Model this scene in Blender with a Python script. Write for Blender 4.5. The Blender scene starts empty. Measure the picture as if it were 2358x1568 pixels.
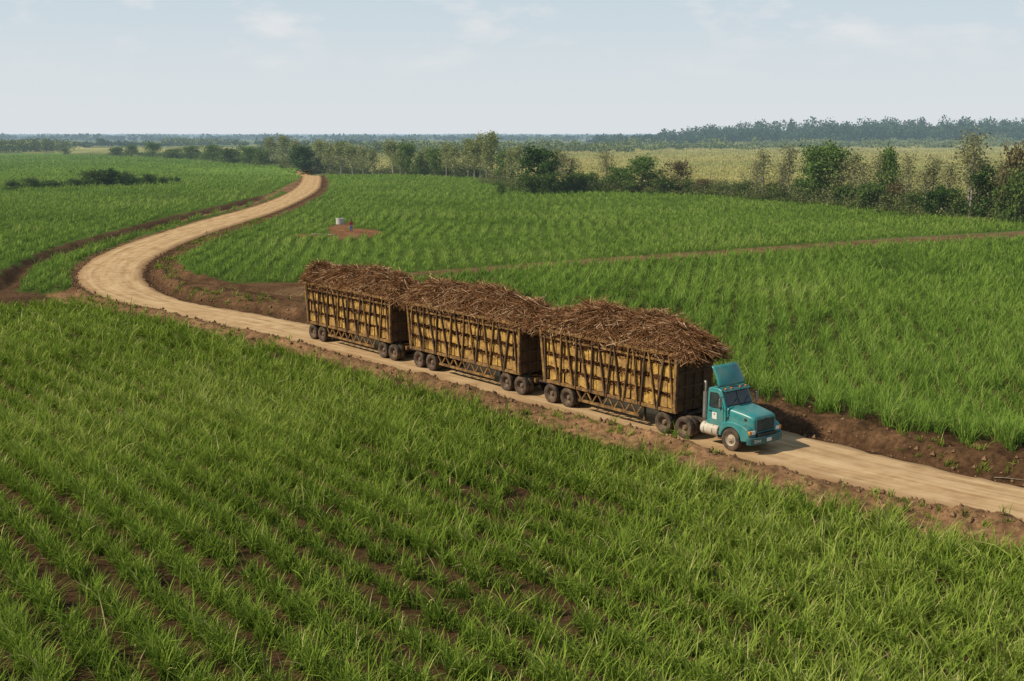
import bpy, bmesh, math, random
import numpy as np
from mathutils import Vector, Matrix, kdtree
C = bpy.context.scene.collection
F=2700.0; H=14.5; PIT=math.atan(476/F); SP=math.sin(PIT); CP=math.cos(PIT)
def G(x,y,z=0.0):
    u=x-1179; v=y-784
    fwd=F*CP-v*SP; dn=F*SP+v*CP
    k=(H-z)/dn
    return np.array((u*k,fwd*k))
def GP(l): return np.array([G(*p) for p in l])
rs=np.random.RandomState
TAB=rs(5).rand(256,256)
def vn(x,y,s,o=0):
    x=np.asarray(x)/s+o*17.3+1000; y=np.asarray(y)/s+o*9.1+1000
    ix=np.floor(x).astype(int); iy=np.floor(y).astype(int)
    fx=x-ix; fy=y-iy; fx=fx*fx*(3-2*fx); fy=fy*fy*(3-2*fy)
    a=TAB[ix%256,iy%256]; b=TAB[(ix+1)%256,iy%256]; c=TAB[ix%256,(iy+1)%256]; d=TAB[(ix+1)%256,(iy+1)%256]
    return (a*(1-fx)+b*fx)*(1-fy)+(c*(1-fx)+d*fx)*fy
def fbm(x,y,s,o=0): return .5*vn(x,y,s,o)+.3*vn(x,y,s/2.1,o+1)+.2*vn(x,y,s/4.3,o+2)
def ss(a,b,x):
    t=np.clip((x-a)/(b-a),0,1); return t*t*(3-2*t)
def pip(X,Y,poly):
    r=np.zeros(X.shape,bool); n=len(poly)
    for i in range(n):
        x0,y0=poly[i]; x1,y1=poly[(i+1)%n]
        if y0==y1: continue
        c=((y0>Y)!=(y1>Y))&(X<(x1-x0)*(Y-y0)/(y1-y0)+x0)
        r^=c
    return r
# ---------------------------------------------------------------- materials
def new_mat(name):
    m=bpy.data.materials.new(name); m.use_nodes=True; m.node_tree.nodes.clear()
    try: m.cycles.emission_sampling='NONE'
    except Exception: pass
    return m,m.node_tree
def nd(nt,t,**k):
    n=nt.nodes.new(t)
    for a,b in k.items(): setattr(n,a,b)
    return n
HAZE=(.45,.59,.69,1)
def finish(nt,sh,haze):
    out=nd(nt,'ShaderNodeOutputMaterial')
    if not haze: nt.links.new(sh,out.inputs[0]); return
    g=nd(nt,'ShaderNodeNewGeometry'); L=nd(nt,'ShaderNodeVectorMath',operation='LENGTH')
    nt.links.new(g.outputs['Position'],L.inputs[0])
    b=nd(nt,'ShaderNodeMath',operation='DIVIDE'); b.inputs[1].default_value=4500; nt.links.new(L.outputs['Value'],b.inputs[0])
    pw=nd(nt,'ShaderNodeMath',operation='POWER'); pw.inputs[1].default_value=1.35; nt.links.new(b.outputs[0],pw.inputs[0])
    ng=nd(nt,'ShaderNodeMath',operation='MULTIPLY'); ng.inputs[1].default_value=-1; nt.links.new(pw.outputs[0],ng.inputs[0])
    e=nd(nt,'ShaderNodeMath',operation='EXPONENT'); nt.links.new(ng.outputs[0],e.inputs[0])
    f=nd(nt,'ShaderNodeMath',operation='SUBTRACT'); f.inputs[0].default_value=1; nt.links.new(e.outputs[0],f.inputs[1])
    em=nd(nt,'ShaderNodeEmission'); em.inputs[0].default_value=HAZE  # aerial haze painted into the material as emission growing with distance
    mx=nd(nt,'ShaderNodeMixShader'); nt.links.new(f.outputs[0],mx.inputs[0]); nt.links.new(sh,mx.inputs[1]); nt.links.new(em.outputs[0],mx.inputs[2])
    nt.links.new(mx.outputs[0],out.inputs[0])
def ramp(nt,cols,pos=None):
    r=nd(nt,'ShaderNodeValToRGB'); e=r.color_ramp.elements
    n=len(cols); pos=pos or [i/(n-1) for i in range(n)]
    while len(e)<n: e.new(.5)
    for i in range(n): e[i].position=pos[i]; e[i].color=(*cols[i],1)
    return r
def mat(name,cols,scale=3,rough=.75,metal=0,bump=0,detail=6,pos=None,haze=False,stretch=None,spec=.35,dust=None,dustamt=.5,dscale=1.5):
    m,nt=new_mat(name)
    tc=nd(nt,'ShaderNodeTexCoord'); src=tc.outputs['Object']
    if stretch:
        mp=nd(nt,'ShaderNodeMapping'); mp.inputs['Scale'].default_value=stretch; nt.links.new(src,mp.inputs[0]); src=mp.outputs[0]
    no=nd(nt,'ShaderNodeTexNoise'); no.inputs['Scale'].default_value=scale; no.inputs['Detail'].default_value=detail; no.inputs['Roughness'].default_value=.65
    nt.links.new(src,no.inputs['Vector'])
    r=ramp(nt,cols,pos or ([.3,.7] if len(cols)==2 else None)); nt.links.new(no.outputs[0],r.inputs[0]); col=r.outputs[0]
    if dust:
        n2=nd(nt,'ShaderNodeTexNoise'); n2.inputs['Scale'].default_value=dscale; n2.inputs['Detail'].default_value=8; n2.inputs['Roughness'].default_value=.7
        nt.links.new(src,n2.inputs['Vector'])
        r2=ramp(nt,[(0,0,0),(dustamt,)*3],[.38,.68]); nt.links.new(n2.outputs[0],r2.inputs[0])
        mx=nd(nt,'ShaderNodeMixRGB'); mx.inputs[2].default_value=(*dust,1); nt.links.new(r2.outputs[0],mx.inputs[0]); nt.links.new(col,mx.inputs[1]); col=mx.outputs[0]
    p=nd(nt,'ShaderNodeBsdfPrincipled'); p.inputs['Roughness'].default_value=rough; p.inputs['Metallic'].default_value=metal
    p.inputs['Specular IOR Level'].default_value=spec
    nt.links.new(col,p.inputs['Base Color'])
    if bump:
        b=nd(nt,'ShaderNodeBump'); b.inputs['Strength'].default_value=bump; b.inputs['Distance'].default_value=.05
        nt.links.new(no.outputs[0],b.inputs['Height']); nt.links.new(b.outputs[0],p.inputs['Normal'])
    finish(nt,p.outputs[0],haze); return m
def leaf_mat(name,cols,pos=None,trans=.3,haze=True):
    m,nt=new_mat(name)
    a=nd(nt,'ShaderNodeAttribute',attribute_name='tint')
    r=ramp(nt,cols,pos); nt.links.new(a.outputs['Fac'],r.inputs[0])
    d=nd(nt,'ShaderNodeBsdfDiffuse'); nt.links.new(r.outputs[0],d.inputs[0]); sh=d.outputs[0]
    if trans>0:
        t=nd(nt,'ShaderNodeBsdfTranslucent'); nt.links.new(r.outputs[0],t.inputs[0])
        mx=nd(nt,'ShaderNodeMixShader'); mx.inputs[0].default_value=trans; nt.links.new(d.outputs[0],mx.inputs[1]); nt.links.new(t.outputs[0],mx.inputs[2]); sh=mx.outputs[0]
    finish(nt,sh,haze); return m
# ---------------------------------------------------------------- object helpers
def props(o,label=None,cat=None,group=None,kind=None):
    if label: o['label']=label
    if cat: o['category']=cat
    if group: o['group']=group
    if kind: o['kind']=kind
    return o
def empty(name,loc,rz=0):
    o=bpy.data.objects.new(name,None); C.objects.link(o); o.location=loc; o.rotation_euler=(0,0,rz); o.empty_display_size=.3; return o
def link(name,me,m,parent=None):
    o=bpy.data.objects.new(name,me); C.objects.link(o)
    if m and not len(me.materials): me.materials.append(m)
    if parent: o.parent=parent
    return o
def np_mesh(name,V,Fq,tint=None,smooth=False):
    me=bpy.data.meshes.new(name); n=len(V); k=Fq.shape[1]; nf=len(Fq)
    me.vertices.add(n); me.vertices.foreach_set('co',np.ascontiguousarray(V,dtype=np.float32).ravel())
    me.loops.add(nf*k); me.loops.foreach_set('vertex_index',np.ascontiguousarray(Fq,dtype=np.int32).ravel())
    me.polygons.add(nf); me.polygons.foreach_set('loop_start',np.arange(0,nf*k,k,dtype=np.int32))
    me.polygons.foreach_set('loop_total',np.full(nf,k,dtype=np.int32))
    me.polygons.foreach_set('use_smooth',np.full(nf,smooth,dtype=bool))
    if tint is not None:
        a=me.attributes.new('tint','FLOAT','POINT'); a.data.foreach_set('value',np.ascontiguousarray(tint,dtype=np.float32))
    me.update(calc_edges=True); return me
class MB:
    def __init__(s): s.v=[]; s.f=[]
    def add(s,vs,fs):
        o=len(s.v); s.v+= [tuple(p) for p in vs]; s.f+=[tuple(i+o for i in f) for f in fs]; return s
    def box(s,x0,x1,y0,y1,z0,z1):
        return s.add([(x0,y0,z0),(x1,y0,z0),(x1,y1,z0),(x0,y1,z0),(x0,y0,z1),(x1,y0,z1),(x1,y1,z1),(x0,y1,z1)],
            [(0,3,2,1),(4,5,6,7),(0,1,5,4),(1,2,6,5),(2,3,7,6),(3,0,4,7)])
    def bar(s,a,b,w,h,up=(0,0,1)):
        a=Vector(a); b=Vector(b); d=(b-a).normalized(); up=Vector(up)
        if abs(d.dot(up))>.98: up=Vector((1,0,0))
        r=d.cross(up).normalized()*w/2; u=r.cross(d).normalized()*h/2
        vs=[a-r-u,a+r-u,a+r+u,a-r+u,b-r-u,b+r-u,b+r+u,b-r+u]
        return s.add(vs,[(3,2,1,0),(4,5,6,7),(0,1,5,4),(1,2,6,5),(2,3,7,6),(3,0,4,7)])
    def tube(s,pts,radii,n=8,caps=True):
        pts=[Vector(p) for p in pts]; rings=[]
        for i,p in enumerate(pts):
            d=(pts[min(i+1,len(pts)-1)]-pts[max(i-1,0)]).normalized()
            up=Vector((0,0,1)) if abs(d.z)<.95 else Vector((1,0,0))
            r=d.cross(up).normalized(); u=r.cross(d)
            rings.append([p+(r*math.cos(t)+u*math.sin(t))*radii[i] for t in [2*math.pi*k/n for k in range(n)]])
        vs=[q for R in rings for q in R]; fs=[]
        for i in range(len(pts)-1):
            for k in range(n):
                fs.append((i*n+k,i*n+(k+1)%n,(i+1)*n+(k+1)%n,(i+1)*n+k))
        if caps: fs.append(tuple(range(n))[::-1]); fs.append(tuple((len(pts)-1)*n+k for k in range(n)))
        return s.add(vs,fs)
    def cyl(s,a,b,r,n=16): return s.tube([a,b],[r,r],n)
    def lathe(s,prof,n=32,axis='y',o=(0,0,0),mod=None,close=False):
        vs=[];fs=[];m=len(prof)
        for k in range(n):
            t=2*math.pi*k/n
            for j,(h,r) in enumerate(prof):
                rr=r+(mod(k,j) if mod else 0)
                if axis=='y': p=(o[0]+rr*math.cos(t),o[1]+h,o[2]+rr*math.sin(t))
                else: p=(o[0]+rr*math.cos(t),o[1]+rr*math.sin(t),o[2]+h)
                vs.append(p)
        for k in range(n):
            for j in range(m-1 if not close else m):
                a=k*m+j; b=k*m+(j+1)%m; c=((k+1)%n)*m+(j+1)%m; d=((k+1)%n)*m+j
                fs.append((a,b,c,d))
        return s.add(vs,fs)
    def prism(s,prof,y0,y1,ys=None):
        f=ys or (lambda z:1); n=len(prof)
        vs=[(x,y0*f(z),z) for x,z in prof]+[(x,y1*f(z),z) for x,z in prof]
        fs=[tuple(range(n)),tuple(range(2*n-1,n-1,-1))]+[(i,n+i,n+(i+1)%n,(i+1)%n) for i in range(n)]
        return s.add(vs,fs)
    def zprism(s,prof,z0,z1):
        n=len(prof); vs=[(x,y,z0) for x,y in prof]+[(x,y,z1) for x,y in prof]
        return s.add(vs,[tuple(range(n-1,-1,-1)),tuple(range(n,2*n))]+[(i,(i+1)%n,n+(i+1)%n,n+i) for i in range(n)])
    def build(s,name,m,parent=None,bevel=0,smooth=False,fix=True):
        me=bpy.data.meshes.new(name); me.from_pydata(s.v,[],s.f)
        if fix:
            bm=bmesh.new(); bm.from_mesh(me); bmesh.ops.recalc_face_normals(bm,faces=bm.faces); bm.to_mesh(me); bm.free()
        if smooth:
            for p in me.polygons: p.use_smooth=True
        me.update(); o=link(name,me,m,parent)
        if bevel:
            b=o.modifiers.new('bevel','BEVEL'); b.width=bevel; b.segments=2; b.limit_method='ANGLE'; b.angle_limit=math.radians(35)
        return o
# ---------------------------------------------------------------- road geometry
D=np.array((.629,-.7774)); D/=np.hypot(*D); N=np.array((-D[1],D[0]))
pairs=[((697,405),(738,404)),((692,420),(740,420)),((676,436),(733,436)),((640,455),(705,455)),((575,478),(645,483)),((480,503),(560,512)),
((380,533),(470,541)),((290,562),(395,572)),((220,592),(345,602)),((183,622),(328,622)),((176,642),(330,640)),((192,662),(344,658)),((237,685),(387,680)),((330,709),(450,700))]
Ls=[np.array((-92,505.)),np.array((-82,455.))]+[G(*a) for a,b in pairs]
Rs=[np.array((-86,507.)),np.array((-76.5,457.))]+[G(*b) for a,b in pairs]
for (x,y,w) in [(450,736,5.1),(600,770,5.2),(724,799,5.2),(1000,872,5.3),(1250,937,5.3),(1500,999,5.4),(1683,1049,5.6),(1850,1092,5.3),(2000,1130,5.1),(2200,1172,4.9),(2358,1205,4.8),(2700,1275,4.8),(3300,1395,4.8)]:
    p=G(x,y); Ls.append(p); Rs.append(p+N*w)
Ls=np.array(Ls); Rs=np.array(Rs)
def catmull(P):
    out=[]
    for i in range(len(P)-1):
        p0=P[max(i-1,0)];p1=P[i];p2=P[i+1];p3=P[min(i+2,len(P)-1)]
        n=NSEG[i]
        t=np.linspace(0,1,n,endpoint=False)[:,None]
        out.append(.5*((2*p1)+(-p0+p2)*t+(2*p0-5*p1+4*p2-p3)*t**2+(-p0+3*p1-3*p2+p3)*t**3))
    return np.vstack(out+[P[-1:]])
NSEG=[max(4,int(np.hypot(*((Ls[i+1]+Rs[i+1])/2-(Ls[i]+Rs[i])/2))/.3)) for i in range(len(Ls)-1)]
LD=catmull(Ls); RD=catmull(Rs)
def smooth(A,k=25):
    B=np.vstack([A[:1]]*k+[A]+[A[-1:]]*k); w=np.hanning(2*k+1); w/=w.sum()
    return np.stack([np.convolve(B[:,i],w,'valid') for i in (0,1)],1)
LD=smooth(LD); RD=smooth(RD)
CL=(LD+RD)/2; TG=np.gradient(CL,axis=0); TG/=np.hypot(TG[:,0],TG[:,1])[:,None]
NR=np.stack([-TG[:,1],TG[:,0]],1)
HW=np.abs(np.sum((RD-LD)*NR,1))/2
KD=kdtree.KDTree(len(CL))
for i,p in enumerate(CL): KD.insert((p[0],p[1],0),i)
KD.balance()
def road_e(X,Y):
    e=np.full(X.shape,99.); sd=np.zeros(X.shape)
    idx=np.nonzero((X>-125)&(X<75)&(Y>10)&(Y<540))[0]
    fnd=KD.find
    for i in idx:
        co,j,d=fnd((X[i],Y[i],0))
        if d<40:
            e[i]=d-HW[j]; t=TG[j]; sd[i]=t[0]*(Y[i]-CL[j,1])-t[1]*(X[i]-CL[j,0])
    return e,sd
def seg_dist(X,Y,pl):
    d=np.full(X.shape,1e9)
    for i in range(len(pl)-1):
        a=pl[i];b=pl[i+1];ab=b-a; t=np.clip(((X-a[0])*ab[0]+(Y-a[1])*ab[1])/(ab@ab),0,1)
        d=np.minimum(d,np.hypot(X-a[0]-t*ab[0],Y-a[1]-t*ab[1]))
    return d
def hm(X,Y):
    z=-4.2*ss(412,470,Y)*np.exp(-((X+86)/50)**2)*(1-ss(482,515,Y))
    z=z+15*ss(60,620,X)*np.exp(-((Y-1800)/260)**2)*(.7+.6*vn(X,Y,180,14))
    z=z+10*ss(1200,2500,Y)*(fbm(X,Y,900,4)-.5)
    return z
ditch1=GP([(-300,735),(0,660),(28,640),(62,604),(130,580),(260,545),(400,506),(520,479),(615,454)])
ditch2=GP([(405,585),(390,610),(402,637),(470,660),(560,670),(690,676)])
# ---------------------------------------------------------------- fields (picture outline -> ground outline)
NEAR=GP([(-900,640),(-300,700),(0,708),(150,699),(250,718),(330,737),(430,757),(560,789),(700,827),(900,882),(1100,935),(1300,995),(1500,1058),(1700,1117),(1900,1175),(2100,1230),(2400,1302),(3200,1470),(3200,2600),(-900,2600)])
LEFT=GP([(-900,350),(120,353),(250,358),(380,362),(500,372),(610,379),(690,386),(700,397),(688,413),(668,425),(620,446),(520,470),(400,497),(250,535),(120,571),(52,598),(8,622),(-30,655),(-400,690),(-900,706)])
STRIP=GP([(40,672),(50,644),(74,614),(140,588),(260,553),(400,514),(520,487),(610,462),(650,440),(664,444),(628,458),(570,478),(476,503),(376,532),(284,560),(210,591),(168,619),(160,642),(180,668),(110,678)])
MID=GP([(748,400),(760,425),(745,448),(700,475),(640,503),(520,546),(432,585),(410,605),(426,632),(520,652),(700,650),(930,629),(1100,616),(1300,600),(1500,586),(1700,573),(1900,558),(2100,545),(2250,537),(2400,528),(2700,510),(2700,488),(2358,500),(2150,488),(1860,458),(1700,447),(1450,440),(1230,440),(1100,409),(900,401)])
far_edge=[tuple(RD[i]+NR[i]*3.1) for i in range(len(RD)) if RD[i][1]<88 and i%8==0]
RIGHT=np.array([tuple(G(700,695)),tuple(G(960,640)),tuple(G(1300,612)),tuple(G(1700,587)),tuple(G(1900,573)),tuple(G(2100,561)),tuple(G(2400,546)),tuple(G(2900,522)),(140,120),(100,20)]+far_edge[::-1])
STRAW=GP([(860,347),(1300,346),(1700,340),(2400,334),(2900,330),(2900,500),(2358,486),(1860,450),(1500,431),(1250,425),(1130,404),(900,397),(850,388)])
STRAW2=GP([(-900,339),(600,339),(640,352),(250,352),(-900,347)])
TRACK=GP([(700,672),(930,634),(1300,606),(1700,580),(2100,553),(2400,537),(2900,516)])
PATCH=G(815,538); PATCH2=G(715,543); PATCH3=G(786,522)
def patch(X,Y,n):
    return (((X-PATCH[0])/3.6)**2+((Y-PATCH[1])/9)**2<.6+.9*n)|(((X-PATCH2[0])/3.2)**2+((Y-PATCH2[1])/2.6)**2<.4+.8*n)|(((X-PATCH3[0])/2.0)**2+((Y-PATCH3[1])/8)**2<.7+.5*n)
def jit(X,Y,a): return X+(fbm(X,Y,2.2,3)-.5)*a*2, Y+(fbm(X,Y,2.2,8)-.5)*a*2
def profile(X,Y,e,sd):
    n=fbm(X,Y,2.5,6)
    isL=sd<0
    near=ss(150,110,Y)
    l=(.42*np.exp(-((e-1.2)/.65)**2)*(.2+1.4*n)+.15*np.exp(-((e-2.6)/.7)**2))*(.3+.7*near)
    r=(-.34*np.exp(-((e-.8)/.5)**2)+(.30+.5*n)*ss(1.0,2.1,e)*(1-ss(3.8,9,e)))*(.3+.7*near)
    z=np.where(isL,l,r)*ss(-.1,.35,e)
    z=np.where(e<.15,-.10*ss(.15,-.3,e),z)
    z=np.where(e<90,z,0)
    rough=(fbm(X,Y,.75,2)-.5)*.42+(vn(X,Y,.32,9)-.5)*.18
    z=z+np.where((e>-.1)&(e<14),rough*ss(-.1,.8,e)*ss(12,3.5,e),0)
    return z
def hfull(X,Y,ed=None):
    e,sd=ed if ed else road_e(X,Y)
    z=hm(X,Y)+profile(X,Y,e,sd)
    for dd,dep,w in ((ditch1,.75,1.0),(ditch2,.55,.9)):
        m=(X<-8)&(Y<300)&(Y>70)
        if m.any():
            q=seg_dist(X[m],Y[m],dd); z[m]-=dep*np.exp(-(q/w)**2)*ss(0,.8,e[m])
    pm=((X-PATCH[0])/3.0)**2+((Y-PATCH[1])/6)**2
    z=z+np.where(pm<4,.5*np.exp(-pm*1.5)*(fbm(X,Y,1.5,5)),0)
    return z
def h1(x,y): return float(hfull(np.array([float(x)]),np.array([float(y)]))[0])
# ---------------------------------------------------------------- ground sheet
dense=np.linspace(-.56,.56,460); coarse=np.linspace(.56,2*math.pi-.56,46)[1:-1]
ang=np.concatenate([dense,coarse]); na=len(ang)
rad=np.concatenate([[.02,6,14],np.geomspace(20,120,420),np.geomspace(120.8,900,260),np.geomspace(930,45000,60)]); nr=len(rad)
RR,AA=np.meshgrid(rad,ang,indexing='ij'); X=(RR*np.sin(AA)).ravel(); Y=(RR*np.cos(AA)).ravel(); RR=RR.ravel()
ed=road_e(X,Y); Z=hfull(X,Y,ed); e,sd=ed
jx,jy=jit(X,Y,.6)
inN=pip(jx,jy,NEAR); inL=pip(jx,jy,LEFT); inS=pip(jx,jy,STRIP); inM=pip(jx,jy,MID); inR=pip(jx,jy,RIGHT)
cane_z=(inN|inL|inS|inM|inR)
pn=fbm(X,Y,3,7); pt=patch(X,Y,pn)
n1=fbm(X,Y,1.6,1)[:,None]; n2=fbm(X,Y,14,2)[:,None]; n3=fbm(X,Y,90,3)[:,None]
def c(*a): return np.array(a)[None,:]
col=c(.12,.13,.05)*(.6+.8*n2)*(.8+.4*n3)
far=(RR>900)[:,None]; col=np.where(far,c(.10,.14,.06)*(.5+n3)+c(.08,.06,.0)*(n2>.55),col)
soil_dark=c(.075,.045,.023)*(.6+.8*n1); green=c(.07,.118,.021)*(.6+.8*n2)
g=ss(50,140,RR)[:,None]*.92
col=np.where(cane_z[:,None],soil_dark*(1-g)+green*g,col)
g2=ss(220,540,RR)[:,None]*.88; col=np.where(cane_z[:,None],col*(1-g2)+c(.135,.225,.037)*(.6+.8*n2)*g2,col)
straw=(pip(X,Y,STRAW)|pip(X,Y,STRAW2))&~cane_z
col=np.where(straw[:,None],c(.37,.32,.115)*(.6+.8*n2)*(1-.3*n3)+c(-.06,.02,0)*n3,col)
tk=(seg_dist(X,Y,TRACK)<3)&(Y>60)
soil=(~cane_z)&(((e<15)&(RR<470))|tk)
lt=np.where((sd<0)[:,None],c(.21,.12,.062),c(.12,.068,.035))*(.35+1.25*n1)
lt=np.where(((e>4)&(sd<0)&(X<-10))[:,None],c(.085,.05,.027)*(.5+n1),lt)
lt=np.where(((sd>0)&(e<1.4))[:,None],c(.085,.047,.025)*(.5+n1),lt)
lt=np.where(tk[:,None],c(.17,.105,.055)*(.4+1.1*n1),lt)
col=np.where(soil[:,None]&~straw[:,None],lt,col); col=np.where(pt[:,None],c(.20,.10,.05)*(.5+n1),col)
idx=np.arange(nr*na).reshape(nr,na)
Fq=np.stack([idx[:-1,:],np.roll(idx,-1,1)[:-1,:],np.roll(idx,-1,1)[1:,:],idx[1:,:]],-1).reshape(-1,4)
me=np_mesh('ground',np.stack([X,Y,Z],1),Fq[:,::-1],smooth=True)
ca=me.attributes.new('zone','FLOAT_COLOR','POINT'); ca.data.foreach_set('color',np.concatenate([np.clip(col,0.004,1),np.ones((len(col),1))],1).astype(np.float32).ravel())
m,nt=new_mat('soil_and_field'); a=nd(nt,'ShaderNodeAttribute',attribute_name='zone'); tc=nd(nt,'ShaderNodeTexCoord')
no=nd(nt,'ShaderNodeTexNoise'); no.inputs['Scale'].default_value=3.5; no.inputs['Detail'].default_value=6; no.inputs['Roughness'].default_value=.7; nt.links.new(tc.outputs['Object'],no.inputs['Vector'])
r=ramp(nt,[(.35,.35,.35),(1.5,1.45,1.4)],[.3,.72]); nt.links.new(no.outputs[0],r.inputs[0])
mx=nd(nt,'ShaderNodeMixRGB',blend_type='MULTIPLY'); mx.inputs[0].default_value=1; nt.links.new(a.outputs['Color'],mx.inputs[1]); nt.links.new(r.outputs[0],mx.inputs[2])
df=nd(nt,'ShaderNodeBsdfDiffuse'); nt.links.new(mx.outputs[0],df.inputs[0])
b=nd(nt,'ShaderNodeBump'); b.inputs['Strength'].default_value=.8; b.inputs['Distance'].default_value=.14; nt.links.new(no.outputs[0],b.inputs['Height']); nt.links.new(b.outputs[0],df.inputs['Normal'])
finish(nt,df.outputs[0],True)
props(link('ground',me,m),'brown soil and green plain reaching the horizon','ground',kind='structure')
# ---------------------------------------------------------------- road sheet
nc=17; sidx=np.arange(0,len(CL),2); t=np.linspace(-1.12,1.12,nc)
PX=CL[sidx,None,:]+NR[sidx,None,:]*(HW[sidx,None]*t[None,:])[:,:,None]
X=PX[:,:,0].ravel(); Y=PX[:,:,1].ravel()
tt=np.tile(t,len(sidx)); al=np.repeat(np.concatenate([[0],np.cumsum(np.hypot(*np.diff(CL,axis=0).T))])[sidx],nc)
Z=hm(X,Y)+.04+.05*(1-tt**2)-.035*np.exp(-((np.abs(tt)-.42)/.12)**2)+(fbm(X,Y,1.8,3)-.5)*.03-.22*ss(.93,1.12,np.abs(tt)+(fbm(X,Y,1.1,12)-.5)*.26)
idx=np.arange(len(sidx)*nc).reshape(-1,nc); Fq=np.stack([idx[:-1,:-1],idx[:-1,1:],idx[1:,1:],idx[1:,:-1]],-1).reshape(-1,4)
me=np_mesh('road',np.stack([X,Y,Z],1),Fq[:,::-1],smooth=True)
if me.polygons[100].normal.z<0: me.flip_normals()
for nm,arr in (('across',tt),('along',al)):
    q=me.attributes.new(nm,'FLOAT','POINT'); q.data.foreach_set('value',arr.astype(np.float32))
m,nt=new_mat('packed_dirt'); ax=nd(nt,'ShaderNodeAttribute',attribute_name='across'); al_=nd(nt,'ShaderNodeAttribute',attribute_name='along')
cx=nd(nt,'ShaderNodeCombineXYZ'); mu=nd(nt,'ShaderNodeMath',operation='MULTIPLY'); mu.inputs[1].default_value=.022; nt.links.new(al_.outputs['Fac'],mu.inputs[0])
nt.links.new(ax.outputs['Fac'],cx.inputs[0]); nt.links.new(mu.outputs[0],cx.inputs[1])
no=nd(nt,'ShaderNodeTexNoise'); no.inputs['Scale'].default_value=7; no.inputs['Detail'].default_value=5; nt.links.new(cx.outputs[0],no.inputs['Vector'])
tc=nd(nt,'ShaderNodeTexCoord'); n2=nd(nt,'ShaderNodeTexNoise'); n2.inputs['Scale'].default_value=.8; n2.inputs['Detail'].default_value=10; n2.inputs['Roughness'].default_value=.62; nt.links.new(tc.outputs['Object'],n2.inputs['Vector'])
ad=nd(nt,'ShaderNodeMath',operation='ADD'); nt.links.new(no.outputs[0],ad.inputs[0]); nt.links.new(n2.outputs[0],ad.inputs[1])
hv=nd(nt,'ShaderNodeMath',operation='MULTIPLY'); hv.inputs[1].default_value=.5; nt.links.new(ad.outputs[0],hv.inputs[0])
r=ramp(nt,[(.31,.19,.095),(.44,.295,.158),(.54,.385,.22)],[.36,.5,.65]); nt.links.new(hv.outputs[0],r.inputs[0])
ab=nd(nt,'ShaderNodeMath',operation='ABSOLUTE'); nt.links.new(ax.outputs['Fac'],ab.inputs[0])
mr=nd(nt,'ShaderNodeMapRange'); mr.inputs[1].default_value=.70; mr.inputs[2].default_value=1.0; mr.inputs[3].default_value=0; mr.inputs[4].default_value=.85; nt.links.new(ab.outputs[0],mr.inputs[0])
mx=nd(nt,'ShaderNodeMixRGB'); mx.inputs[2].default_value=(.22,.13,.065,1); nt.links.new(mr.outputs[0],mx.inputs[0]); nt.links.new(r.outputs[0],mx.inputs[1])
# two darker wheel tracks
w1=nd(nt,'ShaderNodeMath',operation='SUBTRACT'); w1.inputs[1].default_value=.42; nt.links.new(ab.outputs[0],w1.inputs[0])
w2=nd(nt,'ShaderNodeMath',operation='ABSOLUTE'); nt.links.new(w1.outputs[0],w2.inputs[0])
w3=nd(nt,'ShaderNodeMapRange'); w3.inputs[1].default_value=.02; w3.inputs[2].default_value=.15; w3.inputs[3].default_value=.32; w3.inputs[4].default_value=0; nt.links.new(w2.outputs[0],w3.inputs[0])
w4=nd(nt,'ShaderNodeMixRGB',blend_type='MULTIPLY'); w4.inputs[2].default_value=(.72,.66,.58,1); nt.links.new(w3.outputs[0],w4.inputs[0]); nt.links.new(mx.outputs[0],w4.inputs[1])
df=nd(nt,'ShaderNodeBsdfDiffuse'); nt.links.new(w4.outputs[0],df.inputs[0])
b=nd(nt,'ShaderNodeBump'); b.inputs['Strength'].default_value=.4; b.inputs['Distance'].default_value=.07; nt.links.new(hv.outputs[0],b.inputs['Height']); nt.links.new(b.outputs[0],df.inputs['Normal'])
finish(nt,df.outputs[0],False)
props(link('road',me,m),'pale tan packed dirt road winding through the cane fields','road',kind='structure')
# ---------------------------------------------------------------- sugar cane plants
def blades(base,nb,rg,w,hs,K,tint0,tspread,spread=.09,arch=1.0):
    n=len(base); n_=n*nb
    B=np.repeat(base,nb,0); hsr=np.repeat(hs,nb); wr=np.repeat(w,nb)
    az=rg.rand(n_)*2*math.pi; L=hsr*(.55+.8*rg.rand(n_))
    sp=spread*np.maximum(1,wr/.05)
    B=B+np.stack([rg.randn(n_)*sp,rg.randn(n_)*sp,np.zeros(n_)],1)
    a=.05+.18*rg.rand(n_); cc=(.08+.50*rg.rand(n_)**1.3)*arch; dd=(.03+.5*rg.rand(n_)**(1.7/arch))*arch
    t=np.linspace(0,1,K+1); out=L[:,None]*(a[:,None]*t+cc[:,None]*t**2); up=L[:,None]*(.98*t-dd[:,None]*t**2.2)
    dx=np.cos(az);dy=np.sin(az)
    ctr=B[:,None,:]+np.stack([dx[:,None]*out,dy[:,None]*out,up],-1)
    wp={2:[.7,1,.06],3:[.6,1,.75,.05],4:[.5,.95,1,.65,.04]}[K]
    tw=rg.randn(n_)*.5
    sx=-np.sin(az+tw);sy=np.cos(az+tw)
    hw=(wr[:,None]*np.array(wp)[None,:]/2)
    sv=np.stack([sx[:,None]*hw,sy[:,None]*hw,hw*.25*rg.randn(n_)[:,None]],-1)
    V=np.stack([ctr-sv,ctr+sv],2).reshape(-1,3)
    o=(np.arange(n_)*(K+1)*2)[:,None]
    k=np.arange(K)[None,:]*2
    Fq=np.stack([o+k,o+k+1,o+k+3,o+k+2],-1).reshape(-1,4)
    ti=np.clip(np.repeat(tint0,nb)+tspread*rg.randn(n_),0,.93)
    ti=np.where(rg.rand(n_)<.03,1.0,ti)
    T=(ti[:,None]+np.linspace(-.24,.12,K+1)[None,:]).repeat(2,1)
    return V,Fq,np.clip(T.ravel(),0,1)
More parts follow.
